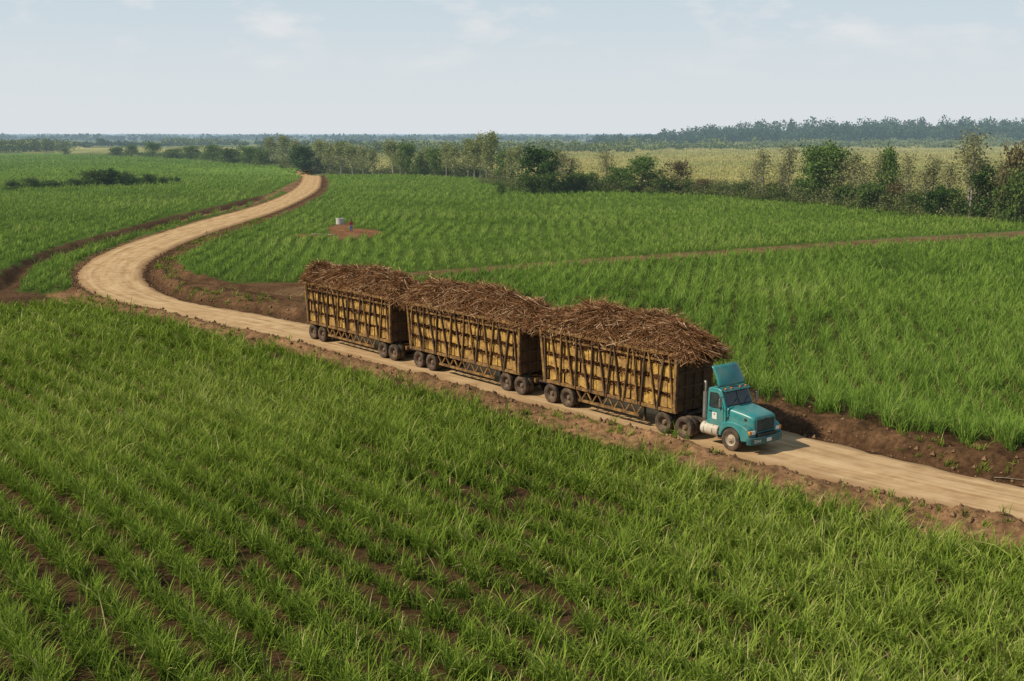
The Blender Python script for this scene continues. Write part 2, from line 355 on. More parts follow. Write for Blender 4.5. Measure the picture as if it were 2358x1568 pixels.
def plants(name,label,cat,base,r,hs,w,tint,m,rg,arch=1.0):
    parts=[];off=0
    for lo,hi,nb,K in ((0,60,15,3),(60,110,10,3),(110,220,6,2),(220,3000,4,2)):
        q=(r>=lo)&(r<hi)
        if q.any():
            V,Fq,T=blades(base[q],nb,rg,w[q],hs[q],K,tint[q],.12,.09,arch); parts.append((V,Fq+off,T)); off+=len(V)
    V=np.vstack([p[0] for p in parts]);Fq=np.vstack([p[1] for p in parts]);T=np.concatenate([p[2] for p in parts])
    print(name,len(base),'clumps',len(Fq),'faces')
    props(link(name,np_mesh(name,V,Fq,T),m),label,cat,kind='stuff')
def cane(name,label,cat,poly,rowdir,spacing,seed,m,rho=5,r0=58,rmin=24,rmax=520,hs0=1.0,jitter=.16,tb=.5,gap=.5,rows=True,w0=.030,pvar=2.0,bendamp=2.0,arch=1.0):
    rg=rs(seed); th=.53
    pts=[]
    if rmin<r0:
        n=int(rho*th*(r0**2-rmin**2)); r=np.sqrt(rg.uniform(rmin**2,r0**2,n)); pts.append(r)
    a=max(rmin,r0); n=int(rho*r0**1.5*2*th*2*(math.sqrt(rmax)-math.sqrt(a))); pts.append(rg.uniform(math.sqrt(a),math.sqrt(rmax),n)**2)
    r=np.concatenate(pts); an=rg.uniform(-th,th,len(r)); X=r*np.sin(an);Y=r*np.cos(an)
    ok=pip(X,Y,poly); X=X[ok];Y=Y[ok]; A_,B_=X,Y
    if rows:
        d=np.array(rowdir,float); d/=np.hypot(*d); nn=np.array((-d[1],d[0]))
        s=X*d[0]+Y*d[1]; t=X*nn[0]+Y*nn[1]
        bend=(fbm(s,s*0,45,seed)-.5)*bendamp
        t2=(np.round((t-bend)/spacing))*spacing+rg.randn(len(t))*jitter*spacing+bend
        X=s*d[0]+t2*nn[0];Y=s*d[1]+t2*nn[1]; A_,B_=s*.22,t2-bend
    jx,jy=jit(X,Y,.7)
    n=fbm(A_,B_,2.2,seed); n2=fbm(X,Y,17,seed+3); n4=fbm(X,Y,60,seed+5); n1=fbm(X,Y,1.5,seed+7)
    ok=pip(jx,jy,poly)&(rg.rand(len(X))<np.clip(.45+(n-.5+ (n2-.5)*.7+(n1-.5)*.5)*pvar+gap,.05,1))&~patch(X,Y,fbm(X,Y,3,7)); X=X[ok];Y=Y[ok];n=n[ok];n2=n2[ok];n4=n4[ok];n1=n1[ok]
    e,sd=road_e(X,Y); ok=(e>.7); X=X[ok];Y=Y[ok];n=n[ok];n2=n2[ok];n4=n4[ok];n1=n1[ok];e=e[ok];sd=sd[ok]
    Z=hfull(X,Y,(e,sd)); r=np.hypot(X,Y)
    hs=hs0*(.45+.4*n+.35*n2+.4*n1)*np.exp(rg.randn(len(X))*.18); w=w0*np.maximum(1,(r/58)**.78)
    tint=np.clip(tb+(n-.5)*.3+(n2-.5)*.45+(n4-.5)*.4+rg.randn(len(X))*.07,.03,.85)
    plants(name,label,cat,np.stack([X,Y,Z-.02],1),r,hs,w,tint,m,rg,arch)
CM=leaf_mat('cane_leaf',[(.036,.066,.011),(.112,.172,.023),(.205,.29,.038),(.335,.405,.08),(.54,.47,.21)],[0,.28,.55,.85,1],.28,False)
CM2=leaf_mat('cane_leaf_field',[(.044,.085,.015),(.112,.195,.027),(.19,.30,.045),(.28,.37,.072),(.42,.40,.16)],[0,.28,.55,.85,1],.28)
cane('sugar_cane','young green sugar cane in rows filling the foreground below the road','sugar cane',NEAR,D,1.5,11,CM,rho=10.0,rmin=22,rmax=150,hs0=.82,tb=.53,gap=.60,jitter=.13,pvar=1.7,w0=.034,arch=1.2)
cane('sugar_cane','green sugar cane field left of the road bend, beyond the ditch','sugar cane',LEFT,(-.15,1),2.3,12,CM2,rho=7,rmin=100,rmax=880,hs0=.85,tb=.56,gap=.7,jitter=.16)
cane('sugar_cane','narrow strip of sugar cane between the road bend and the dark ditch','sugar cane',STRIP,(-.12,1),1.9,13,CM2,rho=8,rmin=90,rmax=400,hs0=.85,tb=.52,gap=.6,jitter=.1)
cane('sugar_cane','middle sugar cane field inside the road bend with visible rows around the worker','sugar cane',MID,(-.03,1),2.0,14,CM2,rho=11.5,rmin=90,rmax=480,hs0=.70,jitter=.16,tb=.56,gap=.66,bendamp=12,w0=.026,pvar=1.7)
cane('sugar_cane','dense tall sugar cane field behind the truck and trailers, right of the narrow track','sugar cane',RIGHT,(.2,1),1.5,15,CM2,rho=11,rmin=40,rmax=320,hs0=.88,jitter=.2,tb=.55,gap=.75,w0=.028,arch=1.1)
SM=leaf_mat('dry_grass',[(.16,.16,.05),(.32,.29,.095),(.43,.375,.145),(.52,.45,.22)],None,0)
cane('dry_grass','straw coloured dry grass field behind the treeline','dry grass',STRAW,(1,.2),3,16,SM,rho=2.0,rmin=230,rmax=1150,hs0=1.2,tb=.5,gap=.6,rows=False)
# weeds and loose clods on the verges
rg=rs(33); n=6000; j=rg.randint(0,len(CL),n); j=j[(CL[j,1]<200)]; side=np.where(rg.rand(len(j))<.42,-1,1); off=HW[j]+.9+rg.gamma(2.,.8,len(j)); X=CL[j,0]+NR[j,0]*side*off; Y=CL[j,1]+NR[j,1]*side*off
k=fbm(X,Y,4,21)>.49; X=X[k];Y=Y[k]; e,sd=road_e(X,Y); k=e>.7; X=X[k];Y=Y[k]; Z=hfull(X,Y); r=np.hypot(X,Y)
plants('verge_weed','sparse low weeds growing on the bare road verges','weeds',np.stack([X,Y,Z-.02],1),r,.2+.45*rg.rand(len(X))**2,.03*np.maximum(1,(r/58)**.8),np.clip(.48+rg.randn(len(X))*.18,0,.9),CM,rg,1.3)
rg=rs(31); n=12000; j=rg.randint(0,len(CL),n); j=j[(CL[j,1]<150)]; side=np.where(rg.rand(len(j))<.62,-1,1)
off=HW[j]*.94+rg.gamma(2.2,.6,len(j)); X=CL[j,0]+NR[j,0]*side*off; Y=CL[j,1]+NR[j,1]*side*off; Z=hfull(X,Y); ee,_s=road_e(X,Y); Z=np.where(ee<.1,.06,Z)
oc=np.array([(1,0,0),(0,1,0),(-1,0,0),(0,-1,0),(0,0,1),(0,0,-1)],float); of=np.array([(0,1,4),(1,2,4),(2,3,4),(3,0,4),(1,0,5),(2,1,5),(3,2,5),(0,3,5)])
sz=.03+.12*rg.rand(len(X))**3; V=(oc[None]*(.6+.8*rg.rand(len(X),6,1)))*sz[:,None,None]+np.stack([X,Y,Z+sz*.3],1)[:,None,:]
Fq=(of[None]+(np.arange(len(X))*6)[:,None,None]).reshape(-1,3)
CLOD=mat('dry_clod',[(.11,.062,.033),(.25,.15,.08)],2,.95,spec=.1)
props(link('dirt_clod',np_mesh('dirt_clods',V.reshape(-1,3),Fq),CLOD),'loose brown dirt clods scattered along both verges of the road','dirt clods',kind='stuff')
# ---------------------------------------------------------------- materials for vehicles
YEL=mat('yellow_paint',[(.18,.085,.022),(.44,.25,.05),(.63,.39,.10)],2.6,.7,pos=[.32,.46,.68],bump=.2,dust=(.17,.085,.04),dustamt=.9,dscale=1.4)
YELR=mat('rusty_yellow_steel',[(.06,.03,.014),(.23,.12,.032),(.45,.265,.065)],3.5,.75,pos=[.34,.5,.72],dust=(.10,.052,.028),dustamt=.75,dscale=2.2)
DKST=mat('dark_rust_and_shade_steel',[(.03,.016,.010),(.10,.053,.026)],4,.8,dust=(.20,.115,.055),dustamt=.5)
TEAL=mat('teal_paint',[(.009,.15,.15),(.018,.235,.23)],1.2,.36,spec=.5,dust=(.19,.22,.17),dustamt=.55,dscale=1.6)
TEALD=mat('teal_paint_shade',[(.006,.085,.09),(.010,.12,.125)],1.5,.4,dust=(.15,.15,.11),dustamt=.45)
RUB=mat('dusty_rubber',[(.022,.02,.018),(.065,.05,.038)],5,.9,spec=.2,dust=(.20,.13,.08),dustamt=.7,dscale=3)
RIM=mat('dusty_rim',[(.06,.04,.026),(.16,.10,.06)],5,.8,dust=(.26,.17,.10),dustamt=.6)
RIMF=mat('cream_rim',[(.30,.24,.16),(.48,.41,.30)],5,.6,dust=(.26,.17,.10),dustamt=.6)
CREAM=mat('cream_paint',[(.42,.36,.27),(.60,.54,.43)],4,.5,dust=(.30,.2,.12),dustamt=.5)
BLK=mat('black_plastic',[(.012,.012,.013),(.03,.028,.026)],6,.5,dust=(.12,.09,.06),dustamt=.3)
CHS=mat('greasy_chassis',[(.02,.017,.014),(.07,.05,.035)],5,.8,dust=(.18,.12,.07),dustamt=.5)
GLASS=mat('dark_window_glass',[(.012,.022,.025),(.025,.04,.044)],2,.08,spec=.6,dust=(.12,.12,.10),dustamt=.25)
STEEL=mat('worn_steel',[(.22,.20,.18),(.42,.39,.35)],8,.45,metal=.6,dust=(.25,.17,.1),dustamt=.4)
AMB=mat('amber_lens',[(.55,.16,.01),(.75,.26,.02)],6,.25); LENS=mat('headlamp_lens',[(.55,.55,.52),(.75,.75,.72)],6,.15)
WHT=mat('white_paint',[(.62,.62,.58),(.78,.78,.74)],6,.6,dust=(.4,.33,.25),dustamt=.5); RED=mat('red_paint',[(.4,.02,.02),(.5,.03,.03)],6,.6)
# wheel meshes
def tyre_mesh():
    mb=MB(); pr=[(-.11,.30),(-.135,.38),(-.138,.44),(-.118,.51),(-.085,.523),(-.03,.526),(.03,.526),(.085,.523),(.118,.51),(.138,.44),(.135,.38),(.11,.30)]
    mb.lathe(pr,56,'y',mod=lambda k,j:(.009 if (k%2==0 and 3<=j<=8) else 0),close=True)
    return mb
def rim_mesh(deep):
    mb=MB()
    if deep: pr=[(-.115,.302),(-.09,.285),(.05,.27),(.07,.20),(.06,.13),(-.02,.115),(-.04,.09),(-.045,.0)]
    else: pr=[(-.115,.302),(-.10,.28),(-.05,.26),(-.06,.2),(-.09,.16),(-.13,.12),(-.15,.09),(-.155,.0)]
    mb.lathe(pr,32,'y'); return mb
def hub_mesh(deep):
    mb=MB(); y=.05 if deep else -.07
    for k in range(10):
        t=2*math.pi*k/10; mb.cyl((.165*math.cos(t),y-.03,.165*math.sin(t)),(.165*math.cos(t),y+.02,.165*math.sin(t)),.017,6)
    mb.cyl((0,y+.03,0),(0,y-.1 if deep else y-.11,0),.075,14); return mb
_t=tyre_mesh().build('tyre',RUB,smooth=False).data; _rd=rim_mesh(True).build('rim',RIM,smooth=True).data; _rf=rim_mesh(False).build('rim',RIMF,smooth=True).data
_hd=hub_mesh(True).build('wheel',RIM).data; _hf=hub_mesh(False).build('wheel',RIMF).data
for o in list(C.objects):
    if o.name.split('.')[0] in ('tyre','rim','wheel'): bpy.data.objects.remove(o)
RW=.526
def wheel(root,x,side,dual=True,yo=1.22):
    w=link('wheel',_hd if dual else _hf,None,root); w.location=(x,side*(yo-.14),RW)
    w.rotation_euler=(0,random.random()*6,0 if side<0 else math.pi)
    t=link('tyre',_t,None,w); r=link('rim',_rd if dual else _rf,None,w)
    if dual: t2=link('tyre',_t,None,w); t2.location=(0,.33,0)
    return w
O=G(1683,1040)+N*1.08; RZ=math.atan2(D[1],D[0])
def at_s(s,z=.06): p=O+D*s; return (p[0],p[1],z)
random.seed(4)
# ---------------------------------------------------------------- truck
T=empty('truck',at_s(0),RZ); props(T,'teal bonneted truck with a roof deflector pulling the cane trailers','truck')
ys=lambda z:1.0 if z<=1.9 else 1-.075*(z-1.9)/.8
cabp=[(-1.62,.85),(-1.62,2.62),(-1.56,2.72),(-1.25,2.75),(-.98,2.74),(-.80,2.67),(-.47,1.9),(-.44,1.2),(-.5,.85)]
cab=MB().prism(cabp,-1.0,1.0,ys).build('cab',TEAL,T,bevel=.05)
def wpt(t,y):
    return (-.47+(-.80+.47)*t+.018,y*ys(1.9+.77*t),1.9+.77*t+.008)
for y0,y1 in ((-.9,-.03),(.03,.9)):
    a=[wpt(.10,y0),wpt(.10,y1),wpt(.86,y1*.97),wpt(.86,y0*.97)]; mb=MB(); nrm=Vector((.92,0,.39))
    mb.add(a+[tuple(Vector(p)-nrm*.02) for p in a],[(0,1,2,3),(7,6,5,4),(0,4,5,1),(1,5,6,2),(2,6,7,3),(3,7,4,0)]); mb.build('windscreen',GLASS,T)
mb=MB(); mb.bar(wpt(.08,0),wpt(.88,0),.05,.03); mb.bar(wpt(.08,-.9),wpt(.08,.9),.035,.03); mb.bar(wpt(.88,-.88),wpt(.88,.88),.035,.03)
mb.build('windscreen_frame',BLK,T)
for sx in (-.45,.35):
    mb=MB(); mb.tube([Vector(wpt(.06,sx))+Vector((.03,0,.02)),Vector(wpt(.3,sx+.2))+Vector((.03,0,.02)),Vector(wpt(.42,sx+.42))+Vector((.03,0,.02))],[.012,.012,.01],5); mb.build('wiper',BLK,T)
MB().prism([(-.86,2.70),(-.60,2.60),(-.58,2.64),(-.84,2.755)],-.9,.9).build('sun_visor',TEALD,T,bevel=.01)
for s in (-1,1):
    dp=[(-1.50,.95),(-1.50,2.58),(-1.02,2.60),(-.86,2.52),(-.60,1.9),(-.58,.95)]
    y=lambda z,k:s*(ys(z)+k)
    mb=MB(); n=len(dp); mb.add([(x,y(z,-.01),z) for x,z in dp]+[(x,y(z,.014),z) for x,z in dp],[tuple(range(n)),tuple(range(2*n-1,n-1,-1))]+[(i,n+i,n+(i+1)%n,(i+1)%n) for i in range(n)])
    d=mb.build('door',TEAL,T,bevel=.008)
    wp=[(-1.43,1.86),(-1.43,2.50),(-1.04,2.52),(-.93,2.46),(-.70,1.93),(-.70,1.86)]; n=len(wp)
    mb=MB(); mb.add([(x,y(z,.0),z) for x,z in wp]+[(x,y(z,.021),z) for x,z in wp],[tuple(range(n)),tuple(range(2*n-1,n-1,-1))]+[(i,n+i,n+(i+1)%n,(i+1)%n) for i in range(n)])
    mb.build('window',GLASS,d)
    mb=MB(); pts=[(x,y(z,.024),z) for x,z in wp]
    for i in range(n): mb.bar(pts[i],pts[(i+1)%n],.03,.03)
    mb.bar((-.98,y(1.86,.024),1.86),(-.98,y(2.5,.024),2.51),.025,.025); mb.build('window_frame',BLK,d)
    MB().box(-1.44,-1.30,s*1.014-.015,s*1.014+.02*s,1.62,1.67).build('handle',BLK,d,bevel=.005)
    if s<0:
        MB().box(-1.26,-.98,s*1.016-.004,s*1.016+.004,1.28,1.60).build('notice',WHT,d)
        mb=MB(); mb.box(-1.16,-1.08,s*1.0225-.002,s*1.0225+.002,1.47,1.55); mb.build('notice_mark',RED,d)
    mb=MB()
    for z in (1.85,2.42): mb.tube([(-.62,s*1.0,z),(-.52,s*1.3,z+.02)],[.014,.014],6)
    mb.tube([(-.52,s*1.3,1.8),(-.52,s*1.3,2.5)],[.014]*2,6); mi=mb.build('mirror',BLK,T)
    MB().box(-.56,-.50,s*1.3-.09,s*1.3+.09,1.98,2.4).build('mirror_case',STEEL,mi,bevel=.02)
def loft(secs,n=28):
    vs=[];fs=[]
    for (x,hw,z0,z1,pp) in secs:
        for k in range(n):
            t=2*math.pi*k/n; cy=math.copysign(abs(math.cos(t))**(2/pp),math.cos(t)); cz=math.copysign(abs(math.sin(t))**(2/pp),math.sin(t))
            vs.append((x,cy*hw,(z0+z1)/2+cz*(z1-z0)/2))
    m=len(secs)
    for i in range(m-1):
        for k in range(n): fs.append((i*n+k,i*n+(k+1)%n,(i+1)*n+(k+1)%n,(i+1)*n+k))
    fs.append(tuple(range(n))[::-1]); fs.append(tuple((m-1)*n+k for k in range(n))); return MB().add(vs,fs)
hd=loft([(-.62,.93,.95,1.96,7),(-.45,.92,.92,1.95,7),(0,.88,.90,1.90,7),(.4,.84,.86,1.84,7),(.8,.80,.82,1.76,7),(1.0,.77,.82,1.70,7),(1.05,.74,.85,1.65,7)],44).build('bonnet',TEAL,T,smooth=True)
for s in (-1,1):
    q=MB().lathe([(-.02*s,.0),(-.02*s,.07),(.02*s,.075),(.02*s,.0)],16,'y',(.58,s*.82,1.52)); q.build('air_intake',BLK,hd)
    MB().box(-.42,-.36,*sorted((s*.90,s*.945)),1.35,1.5).build('bonnet_latch',BLK,hd)
    arch=[(.60*math.cos(a),.50+.60*math.sin(a)) for a in [math.radians(x) for x in range(4,177,12)]]
    pf=[(1.06,.62),(1.09,.95),(.97,1.18),(.65,1.32),(.2,1.38),(-.2,1.36),(-.52,1.22),(-.70,.95),(-.74,.60)]+[(x,z) for x,z in arch[::-1]]
    y0,y1=(-1.16,-.62) if s<0 else (.62,1.16)
    MB().prism(pf,y0,y1).build('fender',TEAL,T,bevel=.055)
    MB().box(1.06,1.115,*sorted((s*.72,s*.98)),.93,1.10).build('headlight',LENS,T,bevel=.02)
    MB().box(.99,1.11,*sorted((s*.985,s*1.13)),.93,1.10).build('turn_signal',AMB,T,bevel=.02)
    mb=MB(); mb.box(-.80,-.62,*sorted((s*.75,s*1.12)),.42,.47); mb.box(-.80,-.62,*sorted((s*.75,s*1.12)),.72,.77); mb.box(-.82,-.79,*sorted((s*.75,s*1.1)),.42,.86); mb.build('step',CHS,T,bevel=.01)
    mb=MB(); mb.lathe([(-.02,0),(-.02,.27),(0,.30),(1.02,.30),(1.04,.27),(1.04,0)],24,'y')
    mb.v=[(-1.86+y_,s*.86+x_,.74+z_) for x_,y_,z_ in mb.v]; tk_=mb.build('fuel_tank',CREAM,T,smooth=False)
    for xx in (-1.66,-1.14):
        l=MB().lathe([(-.03,.306),(.03,.306),(.03,.30),(-.03,.30)],24,'y',close=True); l.v=[(xx+y_,s*.86+x_,.74+z_) for x_,y_,z_ in l.v]; l.build('tank_strap',STEEL,tk_)
g=MB().box(1.035,1.065,-.60,.60,1.0,1.56).build('grille',BLK,T,bevel=.01)
for k in range(6): MB().box(1.065,1.08,-.58,.58,1.04+k*.09,1.06+k*.09).build('grille_bar',TEALD,g)
q8=((-.66,.96),(.66,.96),(.66,1.61),(-.66,1.61),(-.605,.985),(.605,.985),(.605,1.565),(-.605,1.565))
mb=MB(); mb.add([(x,y,z) for x in (1.055,1.09) for y,z in q8],
 [(8+a,8+b,8+4+b,8+4+a) for a,b in ((0,1),(1,2),(2,3),(3,0))]+[(b,a,4+a,4+b) for a,b in ((0,1),(1,2),(2,3),(3,0))]+[(a,b,8+b,8+a) for a,b in ((0,1),(1,2),(2,3),(3,0))]+[(4+b,4+a,12+a,12+b) for a,b in ((0,1),(1,2),(2,3),(3,0))]); mb.build('grille_surround',TEAL,g)
MB().box(1.088,1.10,-.06,.06,1.565,1.608).build('emblem',BLK,g,bevel=.004)
top=[(1.08,-1.17),(1.18,-1.10),(1.27,-.8),(1.31,-.4),(1.32,0),(1.31,.4),(1.27,.8),(1.18,1.10),(1.08,1.17),(.95,1.17),(.95,-1.17)]
bp=MB().zprism(top,.46,.80).build('bumper',TEALD,T,bevel=.03)
MB().box(1.05,1.22,-.65,.65,.80,.93).build('bumper_apron',BLK,T,bevel=.01)
def text(s,size,loc,parent,m,name,tilt=0):
    cu=bpy.data.curves.new(name,'FONT'); cu.body=s; cu.size=size; cu.align_x='CENTER'; cu.align_y='CENTER'; cu.extrude=.003
    to=bpy.data.objects.new('tmp',cu); C.objects.link(to); dg=bpy.context.evaluated_depsgraph_get(); me=bpy.data.meshes.new_from_object(to.evaluated_get(dg)); bpy.data.objects.remove(to)
    M=Matrix(((0,0,1),(1,0,0),(0,1,0))).to_4x4(); me.transform(Matrix.Rotation(tilt,4,'Z')@M); me.materials.clear(); o=link(name,me,m,parent); o.location=loc; return o
text('2044',.20,(1.283,-.76,.63),bp,WHT,'fleet_number',-.14)
pl=MB().box(1.315,1.33,-.17,.17,.55,.72).build('number_plate',WHT,bp,bevel=.004)
mb=MB()
for s in (-1,1): mb.box(-4.95,.95,s*.42-.05,s*.42+.05,.76,1.0)
for x in (.7,-.5,-1.9,-2.9,-4.25,-4.9): mb.box(x-.05,x+.05,-.37,.37,.78,.95)
ch=mb.build('chassis',CHS,T,bevel=.008)
mb=MB(); mb.cyl((0,-.95,RW),(0,.95,RW),.06,10); mb.build('axle',CHS,T)
for x in (-2.9,-4.25):
    mb=MB(); mb.cyl((x,-.9,RW),(x,.9,RW),.09,10); mb.lathe([(-.2,.1),(-.1,.2),(.1,.2),(.2,.1)],14,'y',(x,0,RW)); mb.build('axle',CHS,T)
for s in (-1,1): MB().prism([(-2.7,.60),(-2.7,.7),(-3.57,.95),(-4.45,.7),(-4.45,.6),(-3.57,.8)],s*.58-.05,s*.58+.05).build('leaf_spring',CHS,T)
MB().zprism([(-3.1,-.45),(-3.1,.45),(-3.9,.45),(-4.2,.2),(-4.2,-.2),(-3.9,-.45)],1.0,1.08).build('fifth_wheel',CHS,T)
for s in (-1,1):
    wheel(T,0,s,False,1.17)
    for x in (-2.9,-4.25): wheel(T,x,s)
mb=MB(); mb.tube([(-1.82,-.86,.95),(-1.82,-.86,1.25),(-1.82,-.86,2.6),(-1.82,-.86,2.85),(-1.88,-.86,2.98)],[.06,.06,.06,.06,.06],12); ex=mb.build('exhaust_stack',STEEL,T,smooth=True)
mb=MB(); mb.lathe([(1.2,.07),(1.2,.115),(2.45,.115),(2.45,.07)],18,'z',(-1.82,-.86,0),mod=lambda k,j:.006*(k%2)); mb.build('heat_shield',STEEL,ex)
mb=MB(); mb.lathe([(1.5,.05),(1.5,.16),(2.1,.16),(2.14,.1),(2.3,.1)],18,'z',(-1.85,.8,0)); mb.build('air_cleaner',BLK,T,smooth=True)
nu,nv=13,9; vs=[];fs=[]
for j in range(nv):
    v=j/(nv-1)
    for i in range(nu):
        u=-1+2*i/(nu-1); w=.95-.07*v
        vs.append((-.84-.50*v**1.4-.14*u*u,u*w,2.80+.97*v-.03*u*u))
for j in range(nv-1):
    for i in range(nu-1): a=j*nu+i; fs.append((a,a+1,a+nu+1,a+nu))
df=MB().add(vs,fs).build('roof_deflector',TEAL,T,smooth=True); so=df.modifiers.new('thick','SOLIDIFY'); so.thickness=.035
for s in (-1,1):
    mb=MB(); mb.bar((-1.45,s*.5,2.72),(-1.36,s*.55,3.65),.04,.04); mb.bar((-1.0,s*.5,2.72),(-1.40,s*.53,3.25),.03,.03); mb.build('deflector_strut',CHS,T)
for y_ in (-.7,-.3,.3,.7): MB().box(-.78,-.70,y_-.05,y_+.05,2.70,2.755).build('marker_light',AMB,T,bevel=.01)
# ---------------------------------------------------------------- trailers
def trailer(s0,L,front,rear,label,seed,drawbar=0):
    random.seed(seed); t=empty('cane_trailer',at_s(s0),RZ); props(t,label,'trailer')
    hw=1.20; xb=-L+.38
    rim=4.08
    cells=8; pw=(L-.1)/cells
    for s in (-1,1):
        for (z0,z1) in ((1.33,1.90),(2.07,2.63),(2.84,3.38)):
            mb=MB()
            for k in range(cells*2):
                xa=-.05-k*pw/2; xc=xa-pw/2+random.choice((.03,.04,.07,.15))
                tb=.38*(1-(z0-1.3)/2.8)
                if k==cells*2-1: xc=min(xa-.05,xc+tb*0.9)
                dy=random.uniform(-.03,.03); a0=random.uniform(-.05,.05); a1=random.uniform(-.08,.06)
                mb.add([(xc,s*hw-.012+dy,z0+a0),(xa,s*hw-.012+dy,z0-a0),(xa,s*hw+.012+dy,z0-a0),(xc,s*hw+.012+dy,z0+a0),(xc,s*hw-.012+dy,z1+a1),(xa,s*hw-.012+dy,z1-a1*.6),(xa,s*hw+.012+dy,z1-a1*.6),(xc,s*hw+.012+dy,z1+a1)],[(0,3,2,1),(4,5,6,7),(0,1,5,4),(1,2,6,5),(2,3,7,6),(3,0,4,7)])
            mb.build('side_panel',YEL,t)
        mb=MB(); mb.box(-L,0.02,s*(hw+.07)-.06,s*(hw+.07)+.06,rim-.17,rim); mb.build('top_rail',YELR,t,bevel=.012)
        mb=MB(); mb.box(-L+.05,0,s*(hw+.05)-.035,s*(hw+.05)+.035,3.56,3.66); mb.build('upper_rail',YELR,t)
        mb=MB(); mb.box(xb,0,s*(hw+.02)-.08,s*(hw+.02)+.08,1.13,1.29); mb.build('bottom_rail',YELR,t,bevel=.012)
        for k in range(cells+1):
            x=-.12-k*(L-.6)/cells; xt=-.07-k*(L-.16)/cells
            for dq in (-1,1):
                if (k==0 and dq>0) or (k==cells and dq<0): continue
                st=MB(); yy=s*(hw+.10)
                st.bar((xt+dq*.48+random.uniform(-.12,.12),yy,rim-.17),(x+dq*.07+random.uniform(-.04,.04),yy,1.16),.085,.09,up=(0,1,0)); st.build('strut',YELR if random.random()<.4 else DKST,t)
            if k in (0,cells):
                st=MB(); st.bar((xt,s*(hw+.06),rim),(x,s*(hw+.06),1.15),.16,.13,up=(0,1,0)); st.build('corner_post',YELR,t)
    for nm,xt,xl in (('front_wall',-.02,-.06),('rear_wall',-L+.03,xb+.02)):
        mb=MB(); d=.02
        mb.add([(xl,-1.2,1.2),(xl,1.2,1.2),(xt,1.2,3.98),(xt,-1.2,3.98),(xl-d*2,-1.2,1.2),(xl-d*2,1.2,1.2),(xt-d*2,1.2,3.98),(xt-d*2,-1.2,3.98)],[(0,1,2,3),(7,6,5,4),(0,4,5,1),(1,5,6,2),(2,6,7,3),(3,7,4,0)])
        w=mb.build(nm,YEL if nm=='rear_wall' else DKST,t)  # front wall, ribs and posts use the dark steel: their shade is in the colour
        sg=1 if nm=='front_wall' else -1
        for z in (1.7,2.4,3.1,3.75):
            xx=xl+(xt-xl)*(z-1.2)/2.78+(.03 if sg>0 else -.07); MB().box(xx-.03,xx+.04,-1.18,1.18,z-.05,z+.05).build('wall_rib',DKST if sg>0 else YELR,w)
        for y_ in (-.6,0,.6):
            xo=.06*sg-(.04 if sg<0 else 0); mb=MB(); mb.bar((xl+xo,y_,1.2),(xt+xo,y_,3.9),.08,.05,up=(1,0,0)); mb.build('wall_post',DKST if sg>0 else YELR,w)
        MB().box(xt-.06,xt+.06,-1.25,1.25,rim-.14,rim-.01).build('end_rail',YELR,w)
    if drawbar==0:
        MB().box(.085,.10,-1.0,-.45,3.62,3.85).build('plate',BLK,t)
    mb=MB()
    for s in (-1,1): mb.box(-L+.5,-.1,s*.5-.07,s*.5+.07,.98,1.2)
    k=.4
    while k<L-.5: mb.box(-k-.04,-k+.04,-1.15,1.15,1.06,1.18); k+=1.0
    mb.build('chassis',CHS,t)
    xa=front[-1]-.75; xe=rear[0]+.75
    for s in (-1,1):
        mb=MB(); yy=s*1.18; nb=max(5,int((xa-xe)/.78)); mb.box(xe+.2,xa-.2,yy-.06,yy+.06,.52,.65)
        for i in range(nb):
            a=xa+(xe-xa)*i/nb; b=xa+(xe-xa)*(i+1)/nb; mid=(a+b)/2
            mb.bar((a,yy,1.15),(mid,yy,.6),.075,.075,up=(0,1,0)); mb.bar((mid,yy,.6),(b,yy,1.15),.075,.075,up=(0,1,0))
        mb.build('truss',YELR,t)
        mb=MB(); mb.box(xa-.5,xa-.4,s*.55-.05,s*.55+.05,.25,1.0); mb.box(xa-.55,xa-.35,s*.55-.1,s*.55+.1,.22,.26); mb.build('landing_leg',CHS,t)
    groups=[rear]+([front] if drawbar else [])
    for gx in groups:
        for x in gx:
            mb=MB(); mb.cyl((x,-.9,RW),(x,.9,RW),.085,10); mb.build('axle',CHS,t)
            for s in (-1,1): wheel(t,x,s)
        c0=sum(gx)/2
        for s in (-1,1): MB().prism([(c0-.95,.62),(c0-.95,.72),(c0,.98),(c0+.95,.72),(c0+.95,.62),(c0,.82)],s*.6-.05,s*.6+.05).build('leaf_spring',CHS,t)
    if drawbar:
        c0=sum(front)/2; mb=MB(); mb.box(c0-.9,c0+1.2,-.45,-.33,.75,.92); mb.box(c0-.9,c0+1.2,.33,.45,.75,.92); mb.box(c0+1.1,c0+1.25,-.55,.55,.72,.94)
        mb.lathe([(.92,.2),(.92,.55),(.99,.55),(.99,.2)],20,'z',(c0,0,0)); mb.build('dolly',YELR,t)
        mb=MB(); mb.bar((c0+1.2,-.35,.82),(c0+drawbar,0,.72),.1,.1); mb.bar((c0+1.2,.35,.82),(c0+drawbar,0,.72),.1,.1); mb.build('drawbar',CHS,t)
    return t
T1=trailer(-3.3,10.2,[-.95-.0,-1.6],[-8.0,-9.35],'yellow cane trailer hitched directly behind the teal truck',1)
T2=trailer(-15.15,11.3,[-.1,-1.42],[-8.8,-10.15],'middle yellow cane trailer between the other two',2,drawbar=2.35)
T3=trailer(-28.25,11.2,[.05,-1.2],[-9.05,-10.35],'last yellow cane trailer, farthest from the teal truck',3,drawbar=2.35)
